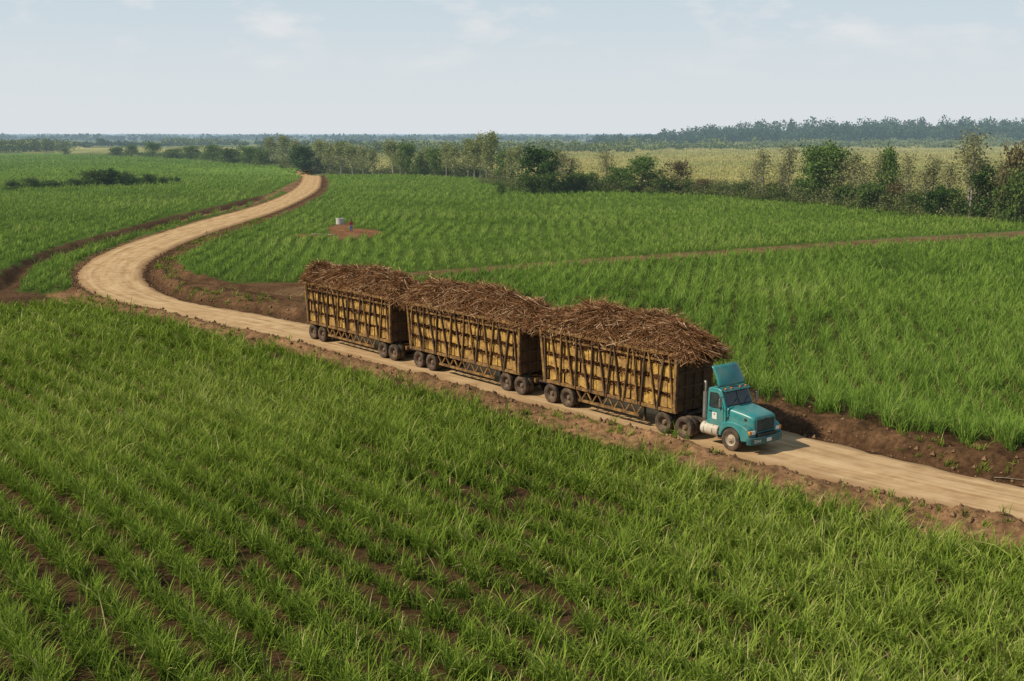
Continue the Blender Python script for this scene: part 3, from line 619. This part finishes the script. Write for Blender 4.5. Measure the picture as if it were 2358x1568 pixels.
# ---------------------------------------------------------------- cane loads
LM=leaf_mat('cut_cane',[(.03,.013,.007),(.105,.046,.02),(.21,.102,.046),(.38,.22,.115),(.60,.43,.27)],[0,.3,.55,.82,1],0,False)
def stalks(P,dirs,L,rad,rg,tint,flat=False,bnd=.06):
    n=len(P); d=dirs/np.linalg.norm(dirs,axis=1)[:,None]
    up=np.tile(np.array([[0,0,1.]]),(n,1)); s=np.cross(d,up); s/=np.linalg.norm(s,axis=1)[:,None]+1e-9; u=np.cross(s,d)
    bend=rg.randn(n,3)*bnd*L[:,None]; bend[:,2]-=.03*L
    ts=np.array([-.5,0,.5]); ctr=P[:,None,:]+d[:,None,:]*(L[:,None]*ts)[:,:,None]+bend[:,None,:]*(np.array([0,-.4,.6])[None,:,None])
    k=3; an=np.arange(k)*2*math.pi/k
    ring=(s[:,None,:]*np.cos(an)[None,:,None]+u[:,None,:]*np.sin(an)[None,:,None]*(.2 if flat else 1))
    rr=rad[:,None]*np.array([1,1,.7])[None,:]
    V=ctr[:,:,None,:]+ring[:,None,:,:]*rr[:,:,None,None]
    o=(np.arange(n)*9)[:,None,None]; a=np.arange(2)[None,:,None]*3; b=np.arange(3)[None,None,:]; b2=(b+1)%3
    Fq=np.stack([o+a+b,o+a+b2,o+a+3+b2,o+a+3+b],-1).reshape(-1,4)
    return V.reshape(-1,3),Fq,np.repeat(tint,9)
def load(s0,L,A,label,seed,fr=0.0,taper=2.2,bk=.2):
    rg=rs(seed)
    def hz(x,y):
        prof=np.clip(1-(np.abs(y)/1.30)**2.6,0,1); endf=ss(.9+fr,.9+fr-taper,x)*ss(-L-.9-bk,-L+1.0,x)
        nn=.60+.48*vn(x+seed*9,y*.4,2.1,seed)+.42*(vn(x,y,.9,seed+1)-.5)
        return 3.84+A*prof*(.3+.7*endf)*nn
    nx,ny=70,15; xs=np.linspace(.12,-L-.05,nx); yy=np.linspace(-1.13,1.13,ny); gx,gy=np.meshgrid(xs,yy,indexing='ij')
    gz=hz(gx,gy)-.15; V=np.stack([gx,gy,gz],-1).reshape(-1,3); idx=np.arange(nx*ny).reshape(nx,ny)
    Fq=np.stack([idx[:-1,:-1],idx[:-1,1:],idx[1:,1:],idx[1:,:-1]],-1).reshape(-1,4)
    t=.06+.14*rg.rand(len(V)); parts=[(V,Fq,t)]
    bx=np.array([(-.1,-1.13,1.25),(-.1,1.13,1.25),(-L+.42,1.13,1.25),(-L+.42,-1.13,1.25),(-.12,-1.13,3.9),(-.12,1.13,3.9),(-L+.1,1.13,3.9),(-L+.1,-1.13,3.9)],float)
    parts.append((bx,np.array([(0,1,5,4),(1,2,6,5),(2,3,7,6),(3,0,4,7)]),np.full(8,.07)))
    n=8000; x=rg.uniform(.3+fr,-L-.2-bk,n); y=np.clip(rg.randn(n)*.65,-1.14,1.14); z=hz(x,y)+rg.uniform(-.2,.10,n)
    az=rg.randn(n)*.5; az=np.where(rg.rand(n)<.26,rg.uniform(-1.57,1.57,n),az)
    slope=(hz(x+.3,y)-hz(x-.3,y))/.6; sly=(hz(x,y+.1)-hz(x,y-.1))/.2
    el=rg.randn(n)*.16; el=np.where(rg.rand(n)<.05,rg.uniform(.3,1.1,n),el)
    dx=np.cos(az);dy=np.sin(az); dirs=np.stack([dx,dy,np.clip(slope*dx+sly*dy,-.4,.4)+np.tan(el)],1)
    Ln=.8+1.8*rg.rand(n); tint=np.clip(.5+rg.randn(n)*.25,0,1); radv=.009+.010*rg.rand(n)
    Ln=np.where(np.abs(y)>.8,Ln*.62,Ln); Ln=np.where(el>.3,Ln*.45,Ln)
    parts.append(stalks(np.stack([x,y,z],1),dirs,Ln,radv,rg,tint))
    n=4600; x=rg.uniform(.3+fr,-L-.2-bk,n); y=rg.uniform(-1.18,1.18,n); z=hz(x,y)+rg.uniform(-.05,.16,n); az=rg.uniform(0,6.28,n)
    parts.append(stalks(np.stack([x,y,z],1),np.stack([np.cos(az),np.sin(az),rg.randn(n)*.4],1),.3+.9*rg.rand(n),.007+.011*rg.rand(n),rg,np.clip(.62+rg.randn(n)*.22,0,1),True,.16))
    for xe,sg,ex in ((.15,1,fr),(-L-.05,-1,bk)):
        n=1000; y=rg.uniform(-1.15,1.15,n); xs_=xe-sg*.25+sg*ex*rg.rand(n)+rg.randn(n)*.22; zz=3.86+rg.rand(n)**1.2*(hz(np.full(n,xe-sg*.6),y)-3.76)
        parts.append(stalks(np.stack([xs_,y,zz],1),np.stack([np.full(n,sg*1.),rg.randn(n)*.45,rg.randn(n)*.28-.28],1),.6+1.3*rg.rand(n),.009+.011*rg.rand(n),rg,np.clip(.46+rg.randn(n)*.24,0,1),False,.1))
    for sy in (-1,1):
        n=380; x=rg.uniform(0,-L,n); y=sy*(1.12+.16*rg.rand(n)); z=4.06+rg.rand(n)*.2-.3*(rg.rand(n)<.2); az=rg.randn(n)*.55
        parts.append(stalks(np.stack([x,y,z],1),np.stack([np.cos(az),np.sin(az)*sy*.5,-.15-.35*rg.rand(n)],1),.5+1.0*rg.rand(n),.009+.010*rg.rand(n),rg,np.clip(.48+rg.randn(n)*.24,0,1),False,.1))
        n=1700; k=rg.randint(0,4,n); zz=np.array([1.99,2.74,3.48,3.78])[k]+rg.randn(n)*np.array([.06,.06,.06,.1])[k]; x=rg.uniform(-.2,-L+.35,n)
        parts.append(stalks(np.stack([x,np.full(n,sy*1.175),zz],1),np.stack([rg.randn(n),sy*(.2+.3*rg.rand(n)),rg.randn(n)*.35-.2],1),.2+.4*rg.rand(n),.012+.016*rg.rand(n),rg,np.clip(.22+rg.randn(n)*.2,0,1)))
    off=0; Vs=[];Fs=[];Ts=[]
    for V,Fq,t in parts: Vs.append(V);Fs.append(Fq+off);Ts.append(t);off+=len(V)
    o=link('cane_load',np_mesh('cane_load',np.vstack(Vs),np.vstack(Fs),np.concatenate(Ts)),LM); o.location=at_s(s0); o.rotation_euler=(0,0,RZ)
    props(o,label,'sugar cane load',kind='stuff')
load(-3.3,10.2,1.75,'heap of brown cut cane overhanging the trailer nearest the teal truck',21,.45,4.0,.4)
load(-15.15,11.3,1.5,'heap of brown cut cane on the middle trailer',22,.4,2.2,.4)
load(-28.25,11.2,1.55,'heap of brown cut cane on the last trailer by the road bend',23,.4)
# ---------------------------------------------------------------- trees
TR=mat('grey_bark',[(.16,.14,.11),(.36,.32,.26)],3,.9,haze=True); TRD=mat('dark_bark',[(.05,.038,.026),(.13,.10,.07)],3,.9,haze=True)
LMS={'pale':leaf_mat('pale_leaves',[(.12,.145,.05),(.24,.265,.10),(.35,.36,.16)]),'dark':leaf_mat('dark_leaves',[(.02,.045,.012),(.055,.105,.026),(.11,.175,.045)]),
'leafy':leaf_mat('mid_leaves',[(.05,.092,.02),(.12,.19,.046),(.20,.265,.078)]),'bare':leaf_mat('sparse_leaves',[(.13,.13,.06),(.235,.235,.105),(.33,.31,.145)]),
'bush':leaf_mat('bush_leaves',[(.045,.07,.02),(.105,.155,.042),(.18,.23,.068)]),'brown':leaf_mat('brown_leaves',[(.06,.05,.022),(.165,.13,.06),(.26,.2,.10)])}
def leafq(Cn,size,rg,tint):
    n=len(Cn); a=rg.randn(n,3); a/=np.linalg.norm(a,axis=1)[:,None]; b=rg.randn(n,3); b-=a*np.sum(a*b,1)[:,None]; b/=np.linalg.norm(b,axis=1)[:,None]
    s=(size*(.5+rg.rand(n)))[:,None]; V=np.stack([Cn-a*s*.5,Cn+b*s*.32,Cn+a*s*.5,Cn-b*s*.32],1).reshape(-1,3)
    return V,np.arange(n*4).reshape(-1,4),np.repeat(tint,4)
KP=dict(
 pale=(12,.17,.30,12,2.3,.95,4,38,.7,.42),dark=(9,.28,.10,20,3.1,.45,5,55,.62,.5),leafy=(9,.2,.18,17,2.9,.6,5,46,.7,.42),
 bare=(11,.16,.34,13,2.3,1.0,4,24,.68,.30),bush=(3.2,.06,.03,16,1.9,.7,4,44,.42,.30),brown=(5.5,.12,.12,15,2.3,.75,4,34,.5,.34))
PROTO={}
def proto(kind,seed):
    if (kind,seed) in PROTO: return PROTO[(kind,seed)]
    rg=rs(seed*7+len(kind)*31+ord(kind[0])); Ht,tr,f0,nl,reach,upk,ncl,nlv,sig,sz=KP[kind]
    mb=MB(); wob=rg.randn(6,2)*.035*Ht*.4; tp=[(wob[i,0]*i/5,wob[i,1]*i/5,Ht*.92*i/5) for i in range(6)]; mb.tube(tp,[tr*(1.15-.95*i/5) for i in range(6)],7)
    tpa=np.array(tp); cl=[]
    for i in range(nl):
        f=f0+(.95-f0)*(i+rg.rand()*.6)/nl; b=np.array([np.interp(f*5,range(6),tpa[:,k]) for k in range(3)]); az=i*2.4+rg.randn()*.4
        prof={'pale':.55+.6*math.sin(math.pi*min(1,f)),'bare':1.1-.5*f}.get(kind,.35+1.0*math.sin(math.pi*(.12+.86*f)**.85))
        ln=reach*prof*(.65+.6*rg.rand()); up=upk*(.6+.8*f)+rg.randn()*.15
        dv=np.array([math.cos(az)*math.cos(up),math.sin(az)*math.cos(up),math.sin(up)]); mid=b+dv*ln*.5+np.array([0,0,-.04*ln]); end=b+dv*ln+np.array([0,0,.08*ln])
        mb.tube([b,mid,end],[tr*.42*(1.1-f*.6),tr*.28,tr*.1],5)
        for q in range(2):
            e2=mid+(end-mid)*rg.rand()+rg.randn(3)*ln*.3; mb.tube([mid,e2],[tr*.2,tr*.07],4); cl.append(e2)
        for q in range(ncl-2): cl.append(b+(end-b)*(.55+.5*rg.rand())+rg.randn(3)*.25)
    cl.append(tpa[-1]+np.array([0,0,Ht*.05])); cl=np.array(cl); keep=rg.rand(len(cl))<.9; cl=cl[keep]
    tone=rg.rand(len(cl)); L=np.repeat(cl,nlv,0)+rg.randn(len(cl)*nlv,3)*sig*np.array([1,1,.75]); L[:,2]=np.maximum(L[:,2],.08)
    t=np.clip(np.repeat(tone,nlv)*.5+.25+rg.randn(len(L))*.13,0,1); V,Fq,tt=leafq(L,sz,rg,t)
    cm=np_mesh('crown',V,Fq,tt); tm=bpy.data.meshes.new('trunk'); tm.from_pydata(mb.v,[],mb.f); tm.update()
    top=np.percentile(L[:,2],99); w=np.percentile(np.abs(L[:,0]),96)*2
    tm.materials.append(TR if kind in('pale','bare') else TRD); cm.materials.append(LMS[kind])
    PROTO[(kind,seed)]=(tm,cm,top,w); return PROTO[(kind,seed)]
TL=[(625,376,316,'pale',36),(652,379,312,'pale',38),(680,383,322,'pale',34),(697,388,330,'dark',66),(735,388,316,'pale',38),(760,390,310,'pale',44),(786,391,305,'pale',44),(812,393,313,'pale',40),(836,395,320,'pale',36),(858,397,332,'pale',32),
(905,400,318,'pale',44),(922,402,340,'pale',34),(938,402,328,'leafy',40),(968,404,352,'bush',40),(985,404,338,'pale',34),(1003,405,342,'leafy',40),(1028,407,330,'pale',34),(1046,408,336,'pale',38),(1078,409,320,'pale',44),(1092,411,328,'pale',36),(1106,411,310,'pale',48),(1120,413,330,'pale',34),(1134,413,305,'pale',46),(1163,415,348,'leafy',44),(1178,420,342,'pale',36),(1192,424,336,'pale',40),
(1240,443,343,'dark',92),(1262,446,398,'bush',60),(1222,446,402,'bush',50),(1280,436,346,'pale',44),(1296,438,350,'bare',54),(1318,438,362,'bare',44),(1330,440,396,'bush',58),(1362,440,398,'bush',54),(1395,440,350,'bare',48),(1412,441,402,'bush',50),(1425,441,385,'leafy',50),(1478,443,362,'leafy',98),(1532,446,408,'bush',54),(1562,446,370,'brown',64),(1590,447,414,'bush',50),(1618,449,410,'brown',50),(1655,451,422,'bush',50),
(1715,455,416,'bush',44),(1740,456,370,'bare',50),(1755,458,346,'bare',56),(1790,459,420,'bush',44),(1800,460,366,'bare',52),(1815,461,336,'bare',62),(1845,464,408,'bush',56),(1875,468,342,'leafy',66),(1908,471,334,'leafy',84),(1938,473,368,'bare',56),(1945,476,424,'bush',56),(1962,476,354,'bare',60),(1985,478,372,'bare',56),(1995,482,420,'bush',64),(2020,481,358,'bare',56),(2043,482,344,'leafy',54),(2064,484,420,'brown',60),(2085,486,356,'bare',58),(2105,490,438,'bush',60),
(2128,492,378,'bare',58),(2145,492,360,'bare',54),(2160,497,430,'dark',70),(2180,496,370,'bare',58),(2195,499,438,'bush',70),(2228,500,304,'bare',84),(2232,504,328,'bare',74),(2256,504,368,'bare',58),(2278,506,390,'dark',88),(2300,508,372,'bare',58),(2318,512,440,'bush',70),(2335,512,332,'brown',76),(2345,516,390,'bush',70),
(28,439,413,'bush',34),(74,434,408,'bush',44),(122,432,417,'bush',36),(172,430,410,'bush',46),(216,428,390,'bush',48),(256,427,389,'dark',46),(292,426,394,'bush',44),(345,424,399,'bush',30),(374,423,406,'bush',24),
(234,337,319,'dark',22),(150,355,340,'bush',44),(268,359,338,'bush',34),(304,361,334,'leafy',38),(352,363,328,'leafy',34),(398,366,342,'bush',44),(440,369,336,'leafy',48),(490,373,334,'leafy',48),(530,376,340,'bush',48),(575,379,338,'leafy',48),(603,381,344,'bush',40),
(1155,448,418,'bush',26)]
desc={'pale':('pale_tree','tall thin pale olive tree','tree'),'dark':('dark_tree','dense dark green tree','tree'),'leafy':('leafy_tree','mid green leafy tree','tree'),'bare':('bare_tree','slender sparse tree','tree'),'bush':('bush','low green bush','bush'),'brown':('brown_tree','brownish half dry tree','tree')}
ordn=['first','second','third','fourth','fifth','sixth','seventh','eighth','ninth','tenth','eleventh','twelfth','thirteenth','fourteenth','fifteenth','sixteenth','seventeenth','eighteenth','nineteenth','twentieth','twenty-first','twenty-second','twenty-third','twenty-fourth','twenty-fifth']
def zone(x,y):
    if x<400 and y>400: return 'in the bush strip across the left field'
    if x<615: return 'along the far edge of the left field'
    if x<1215: return 'in the treeline beyond the road end'
    if x<1700: return 'in the treeline behind the middle field'
    return 'in the treeline at far right'
TLs=sorted(TL); cnt={}
for i,(x,yb,yt,k,wp) in enumerate(TLs):
    tm,cm,top,w=proto(k,1+i%3); p=G(x,yb)
    z=h1(*p); dist=p[1]*CP+H*SP; ht=(yb-yt)*dist/F; wd=wp*dist/F
    nm,ds,ct=desc[k]; zn=zone(x,yb); key=(k,zn); cnt[key]=cnt.get(key,0)+1
    o=empty(nm,(p[0],p[1],z-.1),random.random()*6.28); sz=ht/top; sx=wd/w; sx=min(max(sx,sz*.5),sz*1.8); o.scale=(sx,sx,sz)
    link('trunk',tm,None,o); link('crown',cm,None,o)
    n=sum(1 for q in TLs if q[3]==k and zone(q[0],q[1])==zn)
    lab=ds+' '+zn if n==1 else f'{ordn[cnt[key]-1]} {ds} from the left {zn}'
    props(o,lab,ct,'trees and bushes '+zn)
def wood(name,label,pts,hts,wds,nl,size,seed,m,cat='undergrowth'):
    rg=rs(seed); X=pts[:,0];Y=pts[:,1]; Z=hm(X,Y); n=len(X)
    u=rg.randn(n,nl,3); u/=np.linalg.norm(u,axis=2)[:,:,None]; rr=rg.rand(n,nl,1)**.4
    P=u*rr*np.stack([wds/2,wds/2,hts/2],1)[:,None,:]; P[:,:,2]+=hts[:,None]*.5; P+=np.stack([X,Y,Z],1)[:,None,:]
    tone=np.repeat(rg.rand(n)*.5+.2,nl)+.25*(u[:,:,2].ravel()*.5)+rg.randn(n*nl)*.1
    V,Fq,t=leafq(P.reshape(-1,3),size,rg,np.clip(tone,0,1)); props(link(name,np_mesh(name,V,Fq,t),m),label,cat,kind='stuff')
def along(pl,n,seed,sp,dy=0):
    rg=rs(seed); pl=GP(pl); k=rg.rand(n)*(len(pl)-1); i=np.minimum(k.astype(int),len(pl)-2); f=(k-i)[:,None]; return pl[i]*(1-f)+pl[i+1]*f+rg.randn(n,2)*np.array(sp)+np.array((0,dy))
rg=rs(77)
SCR=leaf_mat('scrub_leaves',[(.055,.075,.024),(.14,.16,.054),(.225,.23,.092)])
n=380; pts=along([(640,383),(760,390),(880,397),(1000,404),(1120,412)],n,1,(5,8),18); wood('undergrowth','tangled olive undergrowth beneath the pale trees beyond the road end',pts,1.4+4.2*rg.rand(n)**1.4,3+3*rg.rand(n),70,.6,51,SCR)
n=760; pts=along([(1140,424),(1230,444),(1330,442),(1450,444),(1600,450),(1740,458),(1860,468),(2000,482),(2150,497),(2300,508),(2450,520)],n,2,(3,4),8); wood('undergrowth','scrubby olive and brown undergrowth along the edge of the middle field',pts,.8+3.4*rg.rand(n)**1.7,1.8+2.8*rg.rand(n),90,.38,52,SCR)
n=420; pts=along([(1700,452),(1860,462),(2000,476),(2150,490),(2300,500),(2450,512)],n,5,(6,7),13); wood('undergrowth','grey brown bare twiggy scrub among the right hand trees',pts,1.4+5.0*rg.rand(n)**1.4,2+2.6*rg.rand(n),42,.34,57,LMS['bare'])
n=110; pts=along([(10,437),(120,431),(220,427),(300,425),(378,422)],n,6,(2,3),6); wood('undergrowth','dark low scrub joining the bushes across the left field',pts,.8+1.3*rg.rand(n),2+2*rg.rand(n),50,.5,58,LMS['dark'])
n=110; pts=along([(255,357),(350,361),(440,367),(540,374),(620,380)],n,7,(5,8),18); wood('undergrowth','green hedge mass along the far edge of the left field',pts,1.2+2*rg.rand(n),4+4*rg.rand(n),45,.9,59,LMS['bush'])
FM=leaf_mat('far_wood_leaves',[(.012,.032,.012),(.03,.07,.022),(.075,.125,.038)],None,0)
FM2=leaf_mat('far_pale_leaves',[(.07,.10,.035),(.14,.18,.06),(.22,.235,.10)],None,0)
n=360; pts=along([(860,346),(1300,345),(1700,340),(2100,338),(2450,335)],n,3,(20,80)); wood('distant_wood','line of hazy green trees across the back of the straw field',pts,3+9*rg.rand(n)**1.8,8+12*rg.rand(n),70,2.0,53,FM2,'wood')
n=200; pts=along([(610,350),(800,352),(1000,354),(1200,352),(1450,348)],n,13,(20,40)); wood('distant_wood','pale olive tree belt behind the nearer treeline, centre',pts,4+6*rg.rand(n),7+8*rg.rand(n),70,1.5,63,FM2,'wood')
n=1000; X=120+rg.rand(n)**.85*1050; pts=np.stack([X,1540+rg.rand(n)*330],1); wood('distant_wood','dark bluish forest on the low ridge at far right',pts,(8+20*rg.rand(n)**2.4)*(.45+.55*ss(100,420,X)),12+16*rg.rand(n),120,3.2,54,FM,'wood')
n=150; pts=along([(-300,350),(0,350),(60,349),(122,348)],n,4,(10,25)); wood('distant_wood','grey green plantation block at the far left edge',pts,8+3*rg.rand(n),8+4*rg.rand(n),70,1.6,55,FM2,'wood')
n=70; pts=along([(385,336),(515,335)],n,8,(6,30)); wood('distant_wood','pale tree block in the middle distance at left',pts,7+3*rg.rand(n),9+5*rg.rand(n),60,2.2,60,FM2,'wood')
n=110; pts=along([(120,336),(300,336),(620,334),(860,333)],n,9,(15,80)); wood('distant_wood','thin scattered far tree row at left under the horizon',pts,3+6*rg.rand(n)**2,9+10*rg.rand(n),40,2.6,61,FM,'wood')
n=1500; Yd=2300+rg.rand(n)**1.3*8000; pts=np.stack([(rg.rand(n)-.5)*1.15*Yd,Yd],1); wood('distant_wood','hazy blue band of woods along the horizon',pts,6+9*rg.rand(n),30+60*rg.rand(n),40,8.0,56,FM,'wood')
# ---------------------------------------------------------------- small things in the field
p=G(783,516); CON=mat('pale_concrete',[(.40,.39,.36),(.60,.58,.54)],4,.85,dust=(.28,.23,.16),dustamt=.4)
mb=MB(); mb.lathe([(0,.66),(.85,.66),(.87,.69),(1.0,.69),(1.01,.55),(.1,.53),(0,.53)],32,'z',close=True); o=mb.build('well_ring',CON); o.location=(p[0],p[1],h1(*p)-.03); props(o,'round pale concrete well ring standing in the middle field behind the worker','well')
PIPE=mat('dusty_pipe',[(.20,.16,.12),(.32,.27,.20)],4,.85)
for (x,y,l,a) in ((735,541,2.4,.15),(765,543,1.4,-.3)):
    p=G(x,y); mb=MB(); mb.tube([(-l/2,0,.10),(0,0,.12),(l/2,0,.10)],[.07,.07,.07],10); o=mb.build('pipe',PIPE,smooth=True); o.location=(p[0],p[1],h1(*p)); o.rotation_euler=(0,0,a)
    props(o,'long pale pipe lying on the bare soil left of the worker' if l>2 else 'short pale pipe lying nearest the worker on the bare soil','pipe')
WOOD=mat('weathered_wood',[(.12,.09,.06),(.30,.24,.17)],5,.9)
p=G(476,547); mb=MB(); mb.tube([(0,0,-.1),(.02,0,.5),(0,.03,1.0)],[.06,.055,.05],8); mb.bar((-.3,0,.72),(.3,.03,.8),.07,.05); o=mb.build('marker_post',WOOD); o.location=(p[0],p[1],h1(*p)); props(o,'short wooden stake with crosspiece on the inner verge of the road bend','post')
p=G(1860,466); mb=MB(); mb.tube([(0,0,-.1),(.04,0,1.2),(.02,.03,2.5)],[.11,.1,.08],8); o=mb.build('fence_post',mat('pale_post',[(.42,.36,.28),(.6,.53,.43)],4,.9)); o.location=(p[0],p[1],h1(*p)); props(o,'pale upright post at the field edge before the right treeline','post')
x,y,a,l=2325,1096,-.7,1.3
p=G(x,y); mb=MB(); mb.tube([(-l/2,0,.06),(-.2,.06,.12),(l/2,-.05,.2)],[.022,.02,.01],6); mb.tube([(-.2,.06,.12),(.15,.3,.26)],[.014,.006],5); o=mb.build('fallen_branch',WOOD); o.location=(p[0],p[1],h1(*p)+.02); o.rotation_euler=(0,0,a); props(o,'dry branch lying on the dirt bank at the right edge','branch')
# worker
def skin(name,verts,edges,rad,m,parent,sub=2):
    me=bpy.data.meshes.new(name); me.from_pydata(verts,edges,[]); o=link(name,me,m,parent)
    o.modifiers.new('skin','SKIN')
    for i,r in enumerate(rad):
        d=me.skin_vertices[0].data[i]; d.radius=(r,r) if not isinstance(r,tuple) else r; d.use_root=(i==0)
    s=o.modifiers.new('sub','SUBSURF'); s.levels=sub; s.render_levels=sub; return o
SK=mat('tanned_skin',[(.16,.085,.05),(.24,.13,.08)],8,.6); SHT=mat('maroon_cloth',[(.14,.014,.022),(.23,.028,.04)],6,.9); JN=mat('blue_denim',[(.05,.09,.24),(.09,.15,.36)],8,.9); HAT=mat('dark_straw_hat',[(.08,.05,.03),(.16,.11,.06)],8,.9); HR=mat('black_hair',[(.01,.008,.007),(.02,.016,.013)],8,.7)
p=G(809,537); W=empty('person',(p[0],p[1],h1(*p)),math.radians(-100)); props(W,'worker in maroon shirt, blue trousers and hat standing on dug soil','person')
V=[(0,0,.95),(.01,0,1.15),(.03,0,1.35),(.05,0,1.47),(.08,0,1.56),(.10,0,1.66),(.09,0,1.74)]; R=[(.14,.11),(.13,.10),(.16,.11),.06,.075,.095,.07]; E=[(0,1),(1,2),(2,3),(3,4),(4,5),(5,6)]
V+=[(.195,0,1.63)];R+=[.016];E+=[(5,7)]
def limb(ch,rr,at):
    pr=at
    for q,r in zip(ch,rr): V.append(q);R.append(r);E.append((pr,len(V)-1));pr=len(V)-1
    return pr
for s in (-1,1):
    V.append((.10,s*.088,1.65));R.append(.018);E.append((5,len(V)-1))
    k=limb([(.03,s*.18,1.40),(.02+.03*(s>0),s*.25,1.13),(.16,s*.22,.90),(.20,s*.21,.83)],[.06,.045,.034,.032],2)
    for j,(dx,dy,l) in enumerate(((.05,-.02,.05),(.045,-.008,.065),(.04,.006,.07),(.03,.02,.055))): limb([(.20+dx*.6,s*.21+dy,.83-l*.6),(.20+dx*.5,s*.21+dy,.83-l*1.4)],[.010,.008],k)
    limb([(.235,s*.21-s*.03,.84),(.25,s*.21-s*.04,.80)],[.011,.009],k)
    k=limb([(0,s*.10,.90),(.03,s*.11,.50),(-.01+.06*s,s*.12,.09),(.12+.06*s,s*.13,.04)],[.09,.06,.045,.04],0)
skin('body',V,E,R,SK,W)
sv=[(0,0,.92),(.01,0,1.15),(.03,0,1.36),(.045,0,1.44)]; sr=[(.16,.13),(.15,.12),(.18,.13),.085]; se=[(0,1),(1,2),(2,3)]
for s in (-1,1): b0=len(sv); sv+=[(.03,s*.19,1.40),(.02+.03*(s>0),s*.25,1.15),(.13,s*.225,.96)]; sr+=[.075,.062,.052]; se+=[(2,b0),(b0,b0+1),(b0+1,b0+2)]
skin('shirt',sv,se,sr,SHT,W)
tv=[(0,0,.95)];trr=[(.155,.125)];te=[]
for s in (-1,1): b0=len(tv); tv+=[(0,s*.10,.86),(.03,s*.11,.50),(-.01+.06*s,s*.12,.12)]; trr+=[.105,.078,.065]; te+=[(0,b0),(b0,b0+1),(b0+1,b0+2)]
skin('trousers',tv,te,trr,JN,W)
MB().lathe([(1.715,.0),(1.70,.24),(1.715,.25),(1.73,.13),(1.80,.115),(1.86,.07),(1.86,0)],20,'z',(.09,0,0)).build('hat',HAT,W,smooth=True)
for s in (-1,1): MB().lathe([(-.01,0),(0,.012),(.01,0)],8,'z',(.182,s*.035,1.665)).build('eye',HR,W)
# ---------------------------------------------------------------- sky, sun, camera
EL=math.radians(41); S2=np.array((-.97,-.24)); S2/=np.hypot(*S2)
w=bpy.data.worlds.new('World'); bpy.context.scene.world=w; w.use_nodes=True; nt=w.node_tree; nt.nodes.clear()
sky=nd(nt,'ShaderNodeTexSky',sky_type='NISHITA',sun_disc=False); sky.sun_elevation=EL; sky.sun_rotation=math.atan2(S2[0],S2[1]); sky.air_density=1.0; sky.dust_density=2.5; sky.ozone_density=1.0
tc=nd(nt,'ShaderNodeTexCoord'); sx=nd(nt,'ShaderNodeSeparateXYZ'); nt.links.new(tc.outputs['Generated'],sx.inputs[0])
gr=ramp(nt,[(7.6,8.0,8.35),(7.2,7.75,8.15),(5.9,6.95,7.6),(3.2,4.2,5.3),(1.7,2.6,3.8)],[0,.04,.115,.35,.8]); nt.links.new(sx.outputs['Z'],gr.inputs[0])
mx=nd(nt,'ShaderNodeMixRGB'); mx.inputs[0].default_value=.92; nt.links.new(sky.outputs[0],mx.inputs[1]); nt.links.new(gr.outputs[0],mx.inputs[2])
mp=nd(nt,'ShaderNodeMapping'); mp.inputs['Scale'].default_value=(1,1,2.6); nt.links.new(tc.outputs['Generated'],mp.inputs[0])
cn=nd(nt,'ShaderNodeTexNoise'); cn.inputs['Scale'].default_value=11; cn.inputs['Detail'].default_value=7; cn.inputs['Roughness'].default_value=.55; nt.links.new(mp.outputs[0],cn.inputs['Vector'])
cr=ramp(nt,[(0,0,0),(.8,.8,.8)],[.52,.74]); nt.links.new(cn.outputs[0],cr.inputs[0])
zr=nd(nt,'ShaderNodeMapRange'); zr.inputs[1].default_value=.035; zr.inputs[2].default_value=.085; nt.links.new(sx.outputs['Z'],zr.inputs[0])
ml=nd(nt,'ShaderNodeMath',operation='MULTIPLY'); nt.links.new(cr.outputs[0],ml.inputs[0]); nt.links.new(zr.outputs[0],ml.inputs[1])
m3=nd(nt,'ShaderNodeMixRGB'); m3.inputs[2].default_value=(8.4,8.3,8.3,1); nt.links.new(ml.outputs[0],m3.inputs[0]); nt.links.new(mx.outputs[0],m3.inputs[1])
bg=nd(nt,'ShaderNodeBackground'); bg.inputs[1].default_value=.1; nt.links.new(m3.outputs[0],bg.inputs[0]); ou=nd(nt,'ShaderNodeOutputWorld'); nt.links.new(bg.outputs[0],ou.inputs[0])
ld=bpy.data.lights.new('sun','SUN'); ld.energy=5.0; ld.angle=math.radians(.5); ld.color=(1,.91,.74); lo=bpy.data.objects.new('sun',ld); C.objects.link(lo)
sv=Vector((S2[0]*math.cos(EL),S2[1]*math.cos(EL),math.sin(EL))); lo.rotation_euler=sv.to_track_quat('Z','Y').to_euler(); lo.location=(-40,-10,60)
cd=bpy.data.cameras.new('camera'); cd.lens=36*F/2358; cd.sensor_width=36; cd.clip_end=90000; cd.clip_start=.5
co=bpy.data.objects.new('camera',cd); C.objects.link(co); co.location=(0,0,H); co.rotation_euler=(math.pi/2-PIT,0,0)
sc=bpy.context.scene; sc.camera=co; sc.view_settings.view_transform='Standard'; sc.view_settings.look='None'; sc.view_settings.exposure=0
